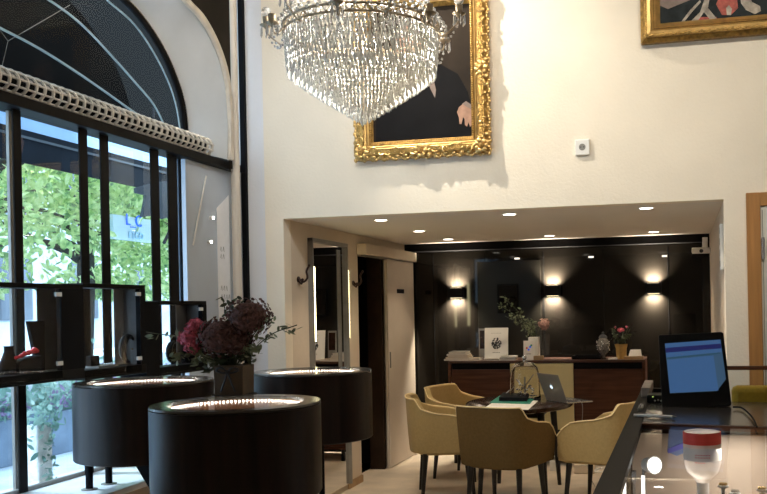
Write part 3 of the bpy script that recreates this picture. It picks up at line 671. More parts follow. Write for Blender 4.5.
b = B(); bloom(b, p+Vector((0, -.02, .275)), .024, 34, .011, (1.2, 1, .7)); bloom(b, p+Vector((-.05, -.02, .30)), .010, 10, .006); bloom(b, p+Vector((.055, -.02, .30)), .010, 10, .006); obj('pink_flower', b, 'pink', t)
t = thing('card_holder', 'tan card holder with white cards at the right sideboard end', 'card holder', (onc(633, 8.5), 8.5, CT))
a, c = onc(624, 8.5), onc(643.5, 8.5); b = B(); box(b, a, c, 8.46, 8.54, CT, CT+.03); obj('base', b, 'tan', t, bevel=.002)
for k, (px, an) in enumerate(((633, -.06), (637, .03))):
    x = onc(px, 8.5); b = B(); obox(b, (x-.04, 8.48+k*.02, CT+.03), (.085, 0, .0), (0, .003, 0), (-.03*an*10, .02, .06)); obj('card', b, 'paper', t)
# ------------------------------------------------------------------ dining table
TC = Vector((-1.285, 7.15, 0)); TZ = .74
t = thing('dining_table', 'oval dark wood table with four ochre chairs around it', 'table', TC)
b = B(); lathe(b, [(.985, TZ-.035), (1.0, TZ-.03), (1.0, TZ-.004), (.99, TZ)], TC, 64, .425, .60); obj('tabletop', b, 'table', t, smooth=True)
for sx in (-1, 1):
    for sy in (-1, 1):
        b = B(); q = TC+Vector((sx*.22, sy*.33, 0)); tube(b, [q+Vector((sx*.04, sy*.05, 0)), q+Vector((0, 0, TZ-.035))], .02, 10, radii=[.016, .03]); obj('leg', b, 'leg', t, smooth=True)
b = B(); box(b, TC.x-.22, TC.x+.22, TC.y-.34, TC.y+.34, TZ-.09, TZ-.035); obj('apron', b, 'leg', t)
# chairs
def make_chair():
    t = thing('tub_chair', 'x', 'chair'); W, Dp = .318, .30
    # U path param s in [-1,1]; local frame: faces +y, back at -y
    def path(s, off=0, z=.5):
        tp = (z-.30)/.5; k = .86+.14*min(1, max(0, tp)**.6)
        w_, d_ = (W-off)*k, (Dp-off)*k
        a = s*PI*.5; A = abs(s)
        ang = s*PI*.62  # angle from the back
        x = math.copysign(abs(math.sin(min(PI/2, abs(ang)*1.0)))**.62, s)*w_ if abs(ang) < PI/2 else math.copysign(w_, s)
        if abs(ang) < PI/2: y = -d_*abs(math.cos(ang))**.62
        else: y = (abs(ang)-PI/2)/(PI*.12)*.24
        return x, y-.02
    def top(s):
        A = abs(s)
        e = min(1, max(0, (A-.40)/.16)); e = e*e*(3-2*e)
        return .80-.06*e-.095*max(0, (A-.45)/.55)-.09*max(0, (A-.88)/.12)**2
    N = 44; K = 9; ZS = .37; b = B()
    def shell(off, flip):
        g = []
        for i in range(N+1):
            s = -1+2*i/N; tz = top(s)
            g.append([b.verts.new((*path(s, off, ZS+(tz-ZS)*k/K), ZS+(tz-ZS)*(k/K))) for k in range(K+1)])
        for i in range(N):
            for k in range(K): b.faces.new((g[i][k], g[i+1][k], g[i+1][k+1], g[i][k+1]))
        return g
    go = shell(0, 0); gi = shell(.045, 1)
    for i in range(N): b.faces.new((go[i][K], go[i+1][K], gi[i+1][K], gi[i][K])); b.faces.new((go[i][0], go[i+1][0], gi[i+1][0], gi[i][0]))
    for e in (0, N):
        for k in range(K): b.faces.new((go[e][k], go[e][k+1], gi[e][k+1], gi[e][k]))
    o = obj('shell', b, 'chair', t, smooth=True, world=False, bevel=.008)
    b = B(); pts = []
    for i in range(N+1):
        s = -1+2*i/N; tz = top(s); x, y = path(s, 0, tz); pts.append((x, y, tz))
    tube(b, pts, .005, 6); tag(obj('piping', b, 'chair_highlight', t, smooth=True, world=False), 'edge piping coloured pale for the rim highlight')
    b = B(); pl_ = []
    for i in range(N+1):
        s = -1+2*i/N; x, y = path(s, .04, .42); pl_.append((x, y))
    pl_.append((.20, .27)); pl_.insert(0, (-.20, .27))
    for z0, z1, k in ((.35, .375, .93), (.375, .47, 1.0)): prism(b, [(x*k, y*k, z0) for x, y in pl_], (0, 0, z1-z0))
    obj('seat', b, 'chair', t, smooth=True, world=False, bevel=.015)
    for sx in (-1, 1):
        for sy in (-1, 1):
            b = B(); tube(b, [(sx*.215, sy*.205-.0, 0), (sx*.195, sy*.17, .375)], .02, 10, radii=[.013, .024]); obj('leg', b, 'leg', t, smooth=True, world=False)
    return t
ch = make_chair()
spots = [(-1.275, 6.48, -.30, 'ochre tub chair coloured darker for shade, seen from behind at the near end of the table'),
         (-1.88, 7.05, -1.25, 'ochre tub chair at the left side of the table, nearer one'),
         (-1.90, 7.82, -1.85, 'ochre tub chair far left of the table, partly behind another chair'),
         (-.60, 6.75, 1.25, 'ochre tub chair right of the table beside the glass counter')]
for i, (x, y, rz, lab) in enumerate(spots):
    o = ch if i == 0 else copy_tree(ch); o.location = (x, y, 0); o.rotation_euler = (0, 0, rz); o['label'] = lab; o['group'] = 'ochre tub chairs around the oval table'
M['chair_shade'] = mat('shaded ochre velvet', (.125, .075, .026), .85, spec=.1, noise=(60, .1), bump=(300, .1))  # darker copy of the chair velvet, shade put into the colour
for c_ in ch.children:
    if c_.name.startswith(('shell', 'seat')): c_.material_slots[0].link = 'OBJECT'; c_.material_slots[0].material = M['chair_shade']
# on the table
z = TZ
def quad_on(pts, z0, h, name, m_, label=None, cat=None, parent=None):
    b = B(); prism(b, [Vector((*at(x, y, Z=z0).xy, z0)) for x, y in pts], (0, 0, h)); o = obj(name, b, m_, parent)
    if label: tag(o, label, cat)
    return o
quad_on([(485, 408), (528, 410), (538, 401), (498, 399)], TZ+.0005, .003, 'paper_sheet', 'paper', 'white paper sheet under the green folder on the table', 'paper')
quad_on([(490, 403), (530, 404), (536, 397), (500, 396)], TZ+.004, .006, 'folder', 'greenf', 'green folder lying on the dark table', 'folder')
quad_on([(499, 401), (527, 401.5), (529, 397), (503, 396)], TZ+.0105, .030, 'black_box', 'matblack', 'flat black box on the green folder before the glass dome', 'box')
p = at(524.5, 400, Z=TZ); p.y += .09; p.x = at(525, 395, Y=p.y).x
t = thing('glass_cloche', 'clear glass dome with knob standing on the dining table', 'glass dome', p)
R = .128
b = B(); lathe(b, [(R*1.04, 0), (R, .02), (R*.96, .16), (R*.92, .21), (R*.80, .255), (R*.6, .28), (R*.25, .295), (.012, .30)], p+Vector((0, 0, .012)), 32, capb=False, capt=False); o = obj('dome', b, 'cloche', t, smooth=True); md = o.modifiers.new('thickness', 'SOLIDIFY'); md.thickness = .005; md.offset = -1
b = B(); lathe(b, [(.012, .30), (.010, .31), (.020, .325), (.018, .34), (.004, .35)], p+Vector((0, 0, .012)), 16); obj('knob', b, 'silver', t, smooth=True)
b = B(); lathe(b, [(.13, 0), (.13, .010), (.12, .012)], p, 32); obj('base', b, 'ink', t, smooth=True)
b = B(); tube(b, [p+Vector((math.cos(k*PI/8)*R, math.sin(k*PI/8)*R, .014)) for k in range(16)], .003, 5, closed=True); tube(b, [p+Vector((math.cos(k*PI/8)*R*.9, math.sin(k*PI/8)*R*.9, .255)) for k in range(16)], .0015, 5, closed=True); obj('rim', b, 'silver', t, smooth=True)
t = thing('jewellery_stand', 'silver jewellery bust and chains under the glass dome', 'jewellery', p+Vector((0, 0, .012)))
b = B(); q = p+Vector((0, 0, .012)); lathe(b, [(.05, 0), (.05, .008), (.008, .02), (.008, .17)], q, 16); tube(b, smooth_pts([q+Vector((-.07, 0, .15)), q+Vector((0, -.03, .10)), q+Vector((.075, 0, .19))]), .010, 8, flat=.4); obj('stand', b, 'grey', t, smooth=True)
b = B(); random.seed(4)
for k in range(28): a = random.uniform(0, 2*PI); r = random.uniform(.02, .09); ball(b, q+Vector((math.cos(a)*r, math.sin(a)*r*.8, random.uniform(.01, .10))), random.uniform(.006, .014), 1, (1.3, 1, .7))
obj('silver_pieces', b, 'jew', t)
t = thing('magnifier', 'small dark metal tool arm left of the glass dome', 'tool', at(505, 396, Z=TZ))
b = B(); q0 = at(502, 397, Z=TZ+.01); tube(b, [q0, q0+Vector((.10, .05, .09))], .004, 6); obj('arm', b, 'grey', t, smooth=True)
# laptop
hb0 = at(546, 399.5, Z=TZ+.008); hb1 = at(568, 403, Z=TZ+.008); hd = (hb1-hb0); hd.z = 0; hd = hd.normalized()*.325; hb1 = hb0+hd
t = thing('laptop', 'open silver laptop with glowing logo on the dining table', 'laptop', (hb0+hb1)/2)
nrm = Vector((-hd.y, hd.x, 0)).normalized()   # from lid toward keyboard side
if nrm.x < 0: nrm = -nrm
lu = (Vector((0, 0, 1))*.222-nrm*.085)
b = B(); obox(b, hb0, hd, lu, nrm*.005); obj('lid', b, 'alu', t, bevel=.002)
b = B(); obox(b, hb0+hd*.04+lu*.06+nrm*.0052, hd*.92, lu*.88, nrm*.001); obj('screen', b, 'ink', t)
b = B(); obox(b, hb0-Vector((0, 0, .007)), hd, nrm*.235, Vector((0, 0, .009))); obj('base', b, 'silver', t, bevel=.002)
b = B(); obox(b, hb0+hd*.08+nrm*.03+Vector((0, 0, .0022)), hd*.84, nrm*.08, Vector((0, 0, .001))); obj('keyboard', b, 'ink', t)
b = B(); cl = hb0+hd*.5+lu*.52-nrm*.0006; lun = lu.normalized(); hn = hd.normalized()
pts = []
for k in range(26):
    a = 2*PI*k/26; r = .017*(1+.10*math.cos(2*a)-(.22*max(0, math.sin(a))**8)-(.12*max(0, -math.sin(a))**8))
    if abs(a-.15) < .45 or abs(a-2*PI-.15) < .45: r *= .80
    pts.append(cl+hn*math.cos(a)*r+lun*math.sin(a)*r)
prism(b, pts, -nrm*.0006)
prism(b, [cl+lun*.020+hn*.001, cl+lun*.023+hn*.006, cl+lun*.029+hn*.006, cl+lun*.026+hn*.001], -nrm*.0006); tag(obj('logo', b, 'logo', t), 'glowing white fruit shaped logo')
b = B(); q = at(577, 401, Z=TZ+.01); tube(b, smooth_pts([q, q+Vector((.03, -.03, .0)), q+Vector((.05, -.06, -.05)), q+Vector((.04, -.06, -.3)), q+Vector((.08, .1, -.6)), q+Vector((.1, .3, -.735))]), .0025, 6); tag(obj('power_cable', b, 'grey', smooth=True), 'thin grey laptop cable hanging off the table edge', 'cable')
# floor bits
p = at(553, 471, Z=0); b = B(); box(b, p.x-.03, p.x+.03, p.y, p.y+.05, 0, .09); tag(obj('white_adapter', b, 'white', bevel=.004), 'small white power adapter on the floor under the table', 'adapter')
p = at(583, 474, Z=0); b = B(); box(b, p.x-.08, p.x+.10, p.y, p.y+.12, 0, .08); tag(obj('floor_box', b, 'paperb', bevel=.006), 'beige box on the floor behind the right chair', 'box')
b = B(); random.seed(6); c0 = at(603, 473, Z=.02); pts = [c0+Vector((.07*math.cos(k*1.1)+random.gauss(0, .015), .08*math.sin(k*1.1)+random.gauss(0, .02), .012+.03*random.random()*abs(math.sin(k)))) for k in range(16)]; tube(b, smooth_pts(pts), .005, 6); tag(obj('cable_coil', b, 'white', smooth=True), 'tangled white cable on the floor beside the beige box', 'cable')
# ------------------------------------------------------------------ display drums
DT = 1.18; DB = .855
def drum(px, py, wpx, label, lock=False, legs=(), DB=DB):
    c = at(px, py, Z=DT); d = (c-Vector((0, 0, H))).dot(FW); r = wpx/2*d/F*.972
    t = thing('display_drum', label, 'display drum', (c.x, c.y, DB), group='round dark jewellery display drums')
    c = Vector((c.x, c.y, 0)); S = 96
    b = B(); lathe(b, [(r-.004, DB), (r, DB+.004), (r, DT-.012), (r-.006, DT-.012), (r-.006, DB)], c, S, capb=True, capt=False); obj('body', b, 'drum', t, smooth=True)
    b = B(); lathe(b, [(r-.004, DT-.012), (r+.001, DT-.008), (r-.002, DT), (r*.80, DT), (r*.80, DT-.012)], c, S, capb=False, capt=False); obj('rim', b, 'drumrim', t, smooth=True)
    b = B(); lathe(b, [(r*.80, DT-.012), (r*.80, DT-.07), (r*.79, DT-.07)], c, S, capb=False, capt=False); obj('inner_wall', b, 'copper', t, smooth=True)
    b = B(); lathe(b, [(r*.80, DT-.075), (r*.80, DT-.07)], c, S); obj('display_floor', b, 'drumin', t)
    b = B()
    for k in range(100): a = 2*PI*k/100; ball(b, c+Vector((math.cos(a)*r*.775, math.sin(a)*r*.775, DT-.018)), .0042, 1)
    obj('led_ring', b, 'led', t)
    b = B(); lathe(b, [(r*.80, DT-.004), (r*.80, DT-.001)], c, S); obj('glass_top', b, 'glass', t)
    if lock:
        q = c+(Vector((0, 0, 0))-c).normalized()*r; dirn = (Vector((0, 0, 0))-c).normalized(); q = c+Vector((dirn.x*math.cos(.12)-dirn.y*math.sin(.12), dirn.x*math.sin(.12)+dirn.y*math.cos(.12), 0))*r
        b = B(); disc(b, q+Vector((0, 0, DB+.022)), .010, dirn, 14, .004); obj('lock', b, 'silver', t)
    for (x, y, z0) in legs:
        b = B(); tube(b, [(x, y, z0+.004), (x, y, DB+.01)], .017, 14); l_ = obj('leg', b, 'matblack', t, smooth=True)
        b = B(); lathe(b, [(.038, z0), (.038, z0+.004), (.03, z0+.006)], (x, y, 0), 20); obj('foot_plate', b, 'grey', l_, smooth=True)
    return t, c, r
tF, cF, rF = drum(236.5, 402.3, 171, 'round dark display drum nearest the camera, with lit ring and lock', True, [])
l1, l2 = at(89.5, 489.5, Z=.655), at(109, 484, Z=.655)
tL, cL, rL = drum(144.5, 380.5, 137, 'round dark display drum at the window, standing on two black legs', False, [(l1.x, l1.y, .655), (l2.x, l2.y, .655)], .815)
tR, cR, rR = drum(312.5, 370.5, 121, 'round dark display drum before the mirror wall', False, [], .818)
for t, c in ((tF, cF), (tR, cR)):
    for dx in (-.1, .02):
        b = B(); q = c+Vector((dx-.03, .12, 0)); tube(b, [(q.x, q.y, .006), (q.x, q.y, DB+.01)], .017, 12); l_ = obj('leg', b, 'matblack', t, smooth=True)
        b = B(); lathe(b, [(.038, 0), (.038, .006)], (q.x, q.y, 0), 20); obj('foot_plate', b, 'grey', l_)
# dark fin bracket under the window drum
b = B(); q = [at(134, 463, Y=cL.y-.1), at(150, 490, Y=cL.y-.1), at(180, 490, Y=cL.y-.1), at(180, 463, Y=cL.y-.1)]; prism(b, q, (0, .02, 0)); obj('bracket', b, 'matblack', tL)
# small ring with stone as the bright dot on near drum floor
b = B(); q = Vector((cF.x+.0, cF.y-.02, DT-.068)); t = thing('ring_box', 'tiny silver ring glinting inside the nearest display drum', 'jewellery', q)
b2 = B(); tube(b2, [q+Vector((math.cos(k*PI/8)*.011, 0, .012+math.sin(k*PI/8)*.011)) for k in range(16)], .003, 6, closed=True); obj('ring_band', b2, 'jew', t, smooth=True); b.free()
b2 = B(); ball(b2, q+Vector((0, 0, .026)), .006, 1); obj('stone', b2, 'white', t)
# pedestal + vase + hydrangeas
vp = at(234, 396, Y=cF.y+rF+.11); vc = Vector((at(234.5, 390, Y=cF.y+rF+.11).x, cF.y+rF+.11, 0)); vz = at(234, 395, Y=vc.y-.05).z
b = B(); lathe(b, [(.10, 0), (.10, .01), (.035, .03), (.035, vz-.03), (.09, vz-.012), (.09, vz)], vc, 28); tag(obj('flower_pedestal', b, 'matblack', smooth=True), 'slim black pedestal between the display drums under the vase', 'pedestal')
t = thing('bow_vase', 'brown square vase tied with a dark bow among the drums', 'vase', (vc.x, vc.y, vz)); t.rotation_euler = (0, 0, .1)
hw = .062; hh = .118
b = B(); vs = [(-hw*.96, -hw, 0), (hw*.96, -hw, 0), (hw, -hw, hh), (-hw, -hw, hh)]; prism(b, vs, (0, hw*2, 0)); obj('vessel', b, 'bag', t, bevel=.003, world=False)
b = B()
for s in (-1, 1):
    tube(b, smooth_pts([(0, -hw-.006, hh*.80), (s*.025, -hw-.01, hh*.95), (s*.045, -hw-.008, hh*.85), (s*.02, -hw-.008, hh*.76), (0, -hw-.006, hh*.80)]), .004, 6)
    tube(b, smooth_pts([(0, -hw-.005, hh*.80), (s*.012, -hw-.006, hh*.5), (s*.03, -hw-.005, hh*.12)]), .0035, 6)
ball(b, (0, -hw-.008, hh*.80), .008, 1); tag(obj('bow', b, 'ribbon', t, smooth=True, world=False), 'dark ribbon bow')
random.seed(21); Yv = vc.y
fl = thing('hydrangea_bouquet', 'burgundy and pink hydrangeas with eucalyptus in the brown vase', 'flowers', (vc.x, vc.y, vz+.1))
heads = [((222, 337), .100, 'hyd', 'dark burgundy bloom'), ((249, 317), .092, 'hyd', 'dark burgundy bloom'), ((236, 340), .07, 'hyd', None), ((190, 337), .048, 'pink', 'pink bloom'), ((193, 346), .040, 'pink', 'pink bloom'), ((196, 326), .036, 'pink', None)]
base = Vector((vc.x, vc.y, vz+.10)); stems = B(); hn_ = B(); pk = B()
for (px, py), r, mm, lab in heads:
    c = at(px, py, Y=Yv-(.03 if mm == 'hyd' else .01)); tube(stems, smooth_pts([base, base.lerp(c, .5)+Vector((0, 0, .01)), c]), .004, 6)
    b = B(); bloom(b, c, r, int(26000*r*r)+60, .0088, (1, .9, .82)); o = obj('hydrangea_bloom', b, mm, fl)
    if lab: o['label'] = lab
sprays = [[(232, 300), 26, 'leafd'], [(222, 297), 16, 'leafd'], [(240, 297), 22, 'leafd'], [(297, 325), 26, 'leaf'], [(273, 318), 20, 'leaf'], [(146, 332), 22, 'leaf'], [(168, 360), 26, 'leaf'], [(190, 366), 26, 'leaf'], [(205, 372), 34, 'leafd'], [(260, 350), 30, 'leaf'], [(252, 362), 34, 'leafd'], [(230, 362), 50, 'leafd'], [(244, 340), 20, 'leaf'], [(215, 362), 40, 'leafd'], [(180, 345), 16, 'leaf']]
lf = {'leaf': B(), 'leafd': B()}
for (px, py), n, mm in sprays:
    q = at(px, py, Y=Yv+random.uniform(-.08, .05)); mid = base.lerp(q, .55)+Vector((0, 0, .035)); tube(stems, smooth_pts([base, mid, q]), .0022, 5)
    P = smooth_pts([base, mid, q], 6)
    for i in range(n):
        pp = P[int((.35+.65*random.random())*(len(P)-1))]+Vector([random.gauss(0, .010) for _ in range(3)]); leaf(lf[mm], pp, random.uniform(.012, .022))
obj('stems', stems, 'leafd', fl, smooth=True); tag(obj('eucalyptus_leaves', lf['leaf'], 'leaf', fl), 'grey green leaves'); obj('dark_leaves', lf['leafd'], 'leafd', fl)
# ------------------------------------------------------------------ window display cases
XC = -2.90; CD = .13
def case(px0, px1, pxe, yt, yb, label, ref, pxg):
    y0 = at(px0, 330, X=XC).y; y1 = at(px1, 330, X=XC).y; ye = at(pxe, 330, X=XC).y
    z1 = at(ref, yt, X=XC).z; z0 = at(ref, yb, X=XC).z; x0 = XC-CD
    t = thing('display_case', label, 'display case', ((x0+XC)/2, (y0+y1)/2, z0), group='glass fronted display cases hanging in the window')
    b = B(); box(b, x0, XC, y0, ye, z1-.022, z1); obj('top', b, 'mullion', t, bevel=.002)
    b = B(); box(b, x0, XC, y0, ye, z0, z0+.05); obj('bottom', b, 'black', t, bevel=.002)
    b = B(); box(b, XC-.03, XC, y1, ye, z0+.05, z1-.022); obj('end_panel', b, 'matblack', t)
    b = B(); box(b, x0, XC-.03, ye-.015, ye, z0+.05, z1-.022); obj('side', b, 'smoke', t)
    q0 = at(pxg, 330, X=x0).y; q1 = at(px1, 330, X=x0).y
    if q1 > q0: b = B(); box(b, x0, x0+.003, q0, min(q1, ye-.016), z0+.05, z1-.022); obj('tinted_panel', b, 'smoke', t)
    b = B(); box(b, XC-.005, XC, y0+.005, y1, z0+.012, z1-.022); obj('glass_door', b, 'caseglass', t)
    for zz in (z1-.05, z0+.085):
        b = B(); box(b, XC-.002, XC+.008, y1-.045, y1-.006, zz-.010, zz+.010); obj('hinge', b, 'white', t)
    return t, x0, y0, y1, z0+.05, z1
tA = case(-60, 62, 84, 284, 381, 'display case with black bust and red cloth, nearest in the window', 61, 37)
tB = case(84, 141, 146, 285, 373.5, 'middle display case in the window, above the round drum', 141, 114)
tC_ = case(160, 203, 207, 301, 370.5, 'lower far display case behind the pink hydrangea', 203, 176)
# tall dark posts between the cases
a0, a1 = at(63, 330, X=XC-.02).y, at(83.5, 330, X=XC-.02).y
b = B(); ya, yb_ = at(146, 330, X=XC).y, at(160, 330, X=XC).y; box(b, XC-.17, XC-.002, ya+.002, yb_-.002, 1.14, 1.575); tag(obj('case_divider', b, 'matblack', bevel=.003), 'plain black box between the middle and far display cases', 'panel')
# necklace busts
def bust(label, q, s, rz=0):
    t = thing('necklace_bust', label, 'necklace bust', q, rz)
    b = B(); rings = []
    prof = [(.075, .03, 0, 0), (.08, .035, .02, 0), (.07, .035, .06, .0), (.048, .03, .10, .01), (.028, .026, .13, .015), (.026, .024, .155, .015), (.032, .028, .165, .015)]
    for w_, d_, z_, o_ in prof: rings.append([b.verts.new((math.cos(2*PI*k/18)*d_*s, math.sin(2*PI*k/18)*w_*s, z_*s)) for k in range(18)])
    for a, c in zip(rings, rings[1:]):
        for k in range(18): b.faces.new((a[k], a[(k+1) % 18], c[(k+1) % 18], c[k]))
    b.faces.new(rings[0][::-1]); b.faces.new(rings[-1]); obj('torso', b, 'matblack', t, smooth=True, world=False); return t
zA = tA[4]
q = at(9, 362, X=XC-.08); bust('black necklace bust in the nearest display case', (XC-.08, q.y, zA), .78)
# tall tapered stand + tray with red cloth
t = thing('jewellery_stand', 'tall tapered black stand behind the red cloth in the window case', 'jewellery stand', (XC-.11, at(34, 340, X=XC-.11).y, zA))
b = B(); ys, ye_ = at(27, 320, X=XC-.11).y, at(43, 320, X=XC-.11).y; zt = at(35, 321, X=XC-.11).z; zb_ = zA
prism(b, [(XC-.12, ys, zt), (XC-.12, ye_, zt), (XC-.12, ye_-.005, zb_), (XC-.12, ys+.06, zb_), (XC-.12, ys+.03, zt-.12)], (.02, 0, 0)); obj('plate', b, 'matblack', t, bevel=.002)
t = thing('black_cushion', 'curved black cushion under the red cloth in the window case', 'cushion', (XC-.05, at(28, 365, X=XC-.05).y, zA))
b = B(); pts = [at(x, y, X=XC-.04) for x, y in ((19, 362), (24, 359), (36, 356), (43, 355), (44, 362), (42, 372), (19, 374))]; pts[-1].z = pts[-2].z = zA+.001; prism(b, pts, (-.06, 0, 0)); obj('pad', b, 'matblack', t, bevel=.008)
b = B(); random.seed(8); pts = smooth_pts([at(x, y, X=XC-.045) for x, y in ((15, 358), (20, 356.5), (25, 354), (31, 352), (35, 350), (36, 352))], 5); tube(b, pts, .008, 10, radii=[.006+.009*i/len(pts)+random.uniform(-.002, .003) for i in range(len(pts))]); 
for k in range(8): pp = pts[k*3+2]; ball(b, pp+Vector((0, random.uniform(-.01, .01), random.uniform(-.004, .006))), random.uniform(.006, .012), 1, (1, 1.5, .7))
tag(obj('red_cloth', b, 'redcloth', smooth=True), 'crumpled red cloth on the black cushion in the window case', 'cloth')
zB = tB[4]
t = thing('jewellery_tray', 'low dark tray of jewellery in the middle display case', 'tray', (XC-.08, at(98, 365, X=XC-.08).y, zB))
ya, yb2 = at(92, 365, X=XC-.08).y, at(112, 365, X=XC-.08).y; b = B(); box(b, XC-.12, XC-.04, ya, yb2, zB, zB+.012); obj('tray_base', b, 'grey', t, bevel=.002)
b = B(); box(b, XC-.10, XC-.07, ya-.02, ya+.05, zB+.012, zB+.065); obj('block', b, 'matblack', t, bevel=.003)
b = B(); 
for k in range(6): ball(b, (XC-.06, ya+.04+k*.02, zB+.018), .006, 1)
obj('rings', b, 'jew', t)
t = thing('jewellery_crescent', 'dark crescent necklace stand in the middle display case', 'jewellery stand', (XC-.07, at(127, 350, X=XC-.07).y, zB))
b = B(); cc = at(129, 350, X=XC-.07); cc.z = zB+.085
tube(b, [cc+Vector((0, math.cos(a)*.06, math.sin(a)*.07)) for a in [PI*.25+k*PI*1.25/14 for k in range(15)]], .018, 8, radii=[.006+.016*math.sin(PI*k/14) for k in range(15)]); obj('crescent', b, 'black', t, smooth=True)
b = B(); ball(b, cc+Vector((.02, 0, .0)), .006, 1); obj('gold_stud', b, 'jgold', t)
zC = tC_[4]
t = thing('jewellery_crescent', 'black crescent necklace stand in the far display case by the hydrangea', 'jewellery stand', (XC-.07, at(172, 355, X=XC-.07).y, zC))
b = B(); cc = at(174, 350, X=XC-.07); cc.z = zC+.075
tube(b, [cc+Vector((0, math.cos(a)*.055, math.sin(a)*.06)) for a in [PI*.4+k*PI*1.1/14 for k in range(15)]], .018, 8, radii=[.006+.014*math.sin(PI*k/14) for k in range(15)]); obj('crescent', b, 'black', t, smooth=True)
bust('black necklace bust in the far display case behind the flowers', (XC-.09, at(188, 355, X=XC-.09).y, zC), .85)
# ------------------------------------------------------------------ glass counter at right
GX0, GX1, GZ = -.24, .95, 1.0; YS = 3.84
t = thing('glass_counter', 'glass topped jewellery counter with dark rails at the lower right', 'counter', (.35, 3.0, 0))
b = B(); box(b, GX0, -.17, 1.2, 5.5, GZ-.03, GZ); obj('side_rail', b, 'mullion', t, bevel=.003)
b = B(); obox(b, (-.17, YS, GZ-.02), (1.12, -.20, 0), (0, .035, 0), (0, 0, .021)); obj('cross_rail', b, 'mahogd', t, bevel=.003)
b = B(); obox(b, (-.17, YS+.035, GZ-.03), (.93, -.166, 0), (0, .95, 0), (0, 0, .028)); obj('worktop', b, 'drumrim', t)
b = B(); vs = [b.verts.new(v) for v in ((-.17, 1.2, GZ-.004), (.95, 1.2, GZ-.004), (.95, YS-.2, GZ-.004), (-.17, YS, GZ-.004))]; b.faces.new(vs); obj('glass_top', b, 'glass', t)
b = B(); box(b, GX0+.01, GX0+.014, 1.2, 5.45, .35, GZ-.03); obj('side_glass', b, 'glass', t)
b = B(); box(b, GX0+.02, .93, 1.2, YS-.02, .60, .62); obj('shelf', b, 'casefloor', t)
b = B(); box(b, GX0+.03, .75, 3.78, 3.80, .62, GZ-.035); obj('back_panel', b, mat('case back', (.42, .34, .27), .6, noise=(5, .1)), t)
b = B(); box(b, GX0+.03, .9, 1.2, 4.75, 0, .60); box(b, GX0+.03, .2, 4.75, 5.45, 0, .60); obj('plinth', b, 'mahogd', t)
b = B(); box(b, GX0+.02, .7, 3.86, 4.75, .60, GZ-.03); box(b, GX0+.02, .20, 4.75, 5.45, .60, GZ-.03); obj('rear_cabinet', b, 'mahogd', t)
b = B(); box(b, GX0, .22, 5.45, 5.5, 0, GZ); obj('end_panel', b, 'mullion', t)
# bright wedge rail end
b = B(); obox(b, (-.22, 4.95, GZ), (.05, 0, 0), (0, .5, 0), (0, 0, .05)); tag(obj('rail_cover', b, mat('worn metal', (.30, .25, .21), .3, metal=.4, noise=(12, .3)), t, bevel=.004), 'worn metal end cover')
# upper bar behind (glass screen)
t = thing('glass_screen', 'low glass screen with thin dark top bar behind the monitor', 'glass screen', (.7, 5.5, 1.0))
a = at(727, 368, Y=5.6); b = B(); box(b, a.x-.05, 1.8, 5.59, 5.61, a.z-.012, a.z+.012); obj('top_bar', b, 'mahogd', t, bevel=.002)
b = B(); box(b, a.x-.05, 1.8, 5.597, 5.603, 0, a.z-.012); obj('pane', b, 'glass', t)
# monitor
Dm = 4.45
tl, tr, br_, bl = at(658.5, 336.5, D=4.50), at(722, 332, D=4.42), at(731.5, 406, D=4.32), at(662, 411, D=4.40)
t = thing('monitor', 'black touch screen monitor showing a blue page on the counter', 'monitor', (bl+br_)/2)
ax = (tr-tl); ay = (bl-tl); nn = ax.cross(ay).normalized()
if nn.y > 0: nn = -nn
def mp(x, y, off=0):
    """bilinear by pixel on the screen plane"""
    r = at(x, y, D=1)-Vector((0, 0, H)); pt0 = tl; t_ = (pt0-Vector((0, 0, H))).dot(nn)/r.dot(nn); return Vector((0, 0, H))+r*t_+nn*off
b = B(); prism(b, [mp(*q) for q in ((658.5, 336), (659.5, 334.8), (721, 331.8), (723.5, 333), (731.5, 404), (730.5, 405.6), (664, 411), (662, 409.5))], -nn*.035); obj('housing', b, 'black', t, bevel=.003)
for nm, q, mm, off in (('screen', ((664.8, 343.5), (720.5, 339.6), (726, 379), (717, 391), (670, 393.3)), 'screen3', .0006), ('page', ((665, 343.5), (720.5, 339.6), (721.5, 349), (666.5, 354)), 'screen', .0012), ('title_bar', ((665.4, 348), (720.9, 343.6), (721.4, 348.4), (665.9, 352.8)), 'screen2', .0018), ('page', ((666, 353.5), (721.3, 348.5), (721.7, 352), (666.4, 357.5)), 'screen', .0014), ('tool_bar', ((666.8, 357.6), (720, 352.6), (720.2, 354), (667, 359.2)), 'screen4', .0018), ('page', ((667.1, 360), (713.5, 355.4), (718.5, 390.5), (670.1, 393)), 'screen', .0018)):
    b = B(); prism(b, [mp(x, y, off) for x, y in q], -nn*.0005); obj(nm, b, mm, t)
b = B(); q = mp(696, 408, -.06); q.z = GZ; box(b, q.x-.13, q.x+.11, q.y-.02, q.y+.14, GZ, GZ+.02); obj('foot', b, 'black', t, bevel=.006)
b = B(); obox(b, (q.x-.04, q.y+.04, GZ+.02), (.08, 0, 0), (0, .03, 0), (0, -.02, .16)); obj('neck', b, 'black', t)
b = B(); ball(b, mp(678, 334.8, -.005), .004, 1); obj('webcam', b, 'silver', t)
# device clutter left of the monitor
t = thing('card_terminal', 'small black card reader with green light beside the monitor', 'card reader', at(654, 400, Z=GZ))
q = at(655, 403, Z=GZ); b = B(); obox(b, q+Vector((-.04, 0, 0)), (.09, 0, 0), (0, .14, 0), (0, 0, .04)); obj('housing', b, 'black', t, bevel=.006)
b = B(); ball(b, q+Vector((-.01, -.002, .032)), .004, 1); obj('indicator', b, emis('led green', (.6, .9, .2), 1), t)
b = B()
for k in range(6): ball(b, q+Vector((.0+k*.016, -.01, .012+.004*(k % 2))), .006, 1)
obj('keys', b, 'grey', t)
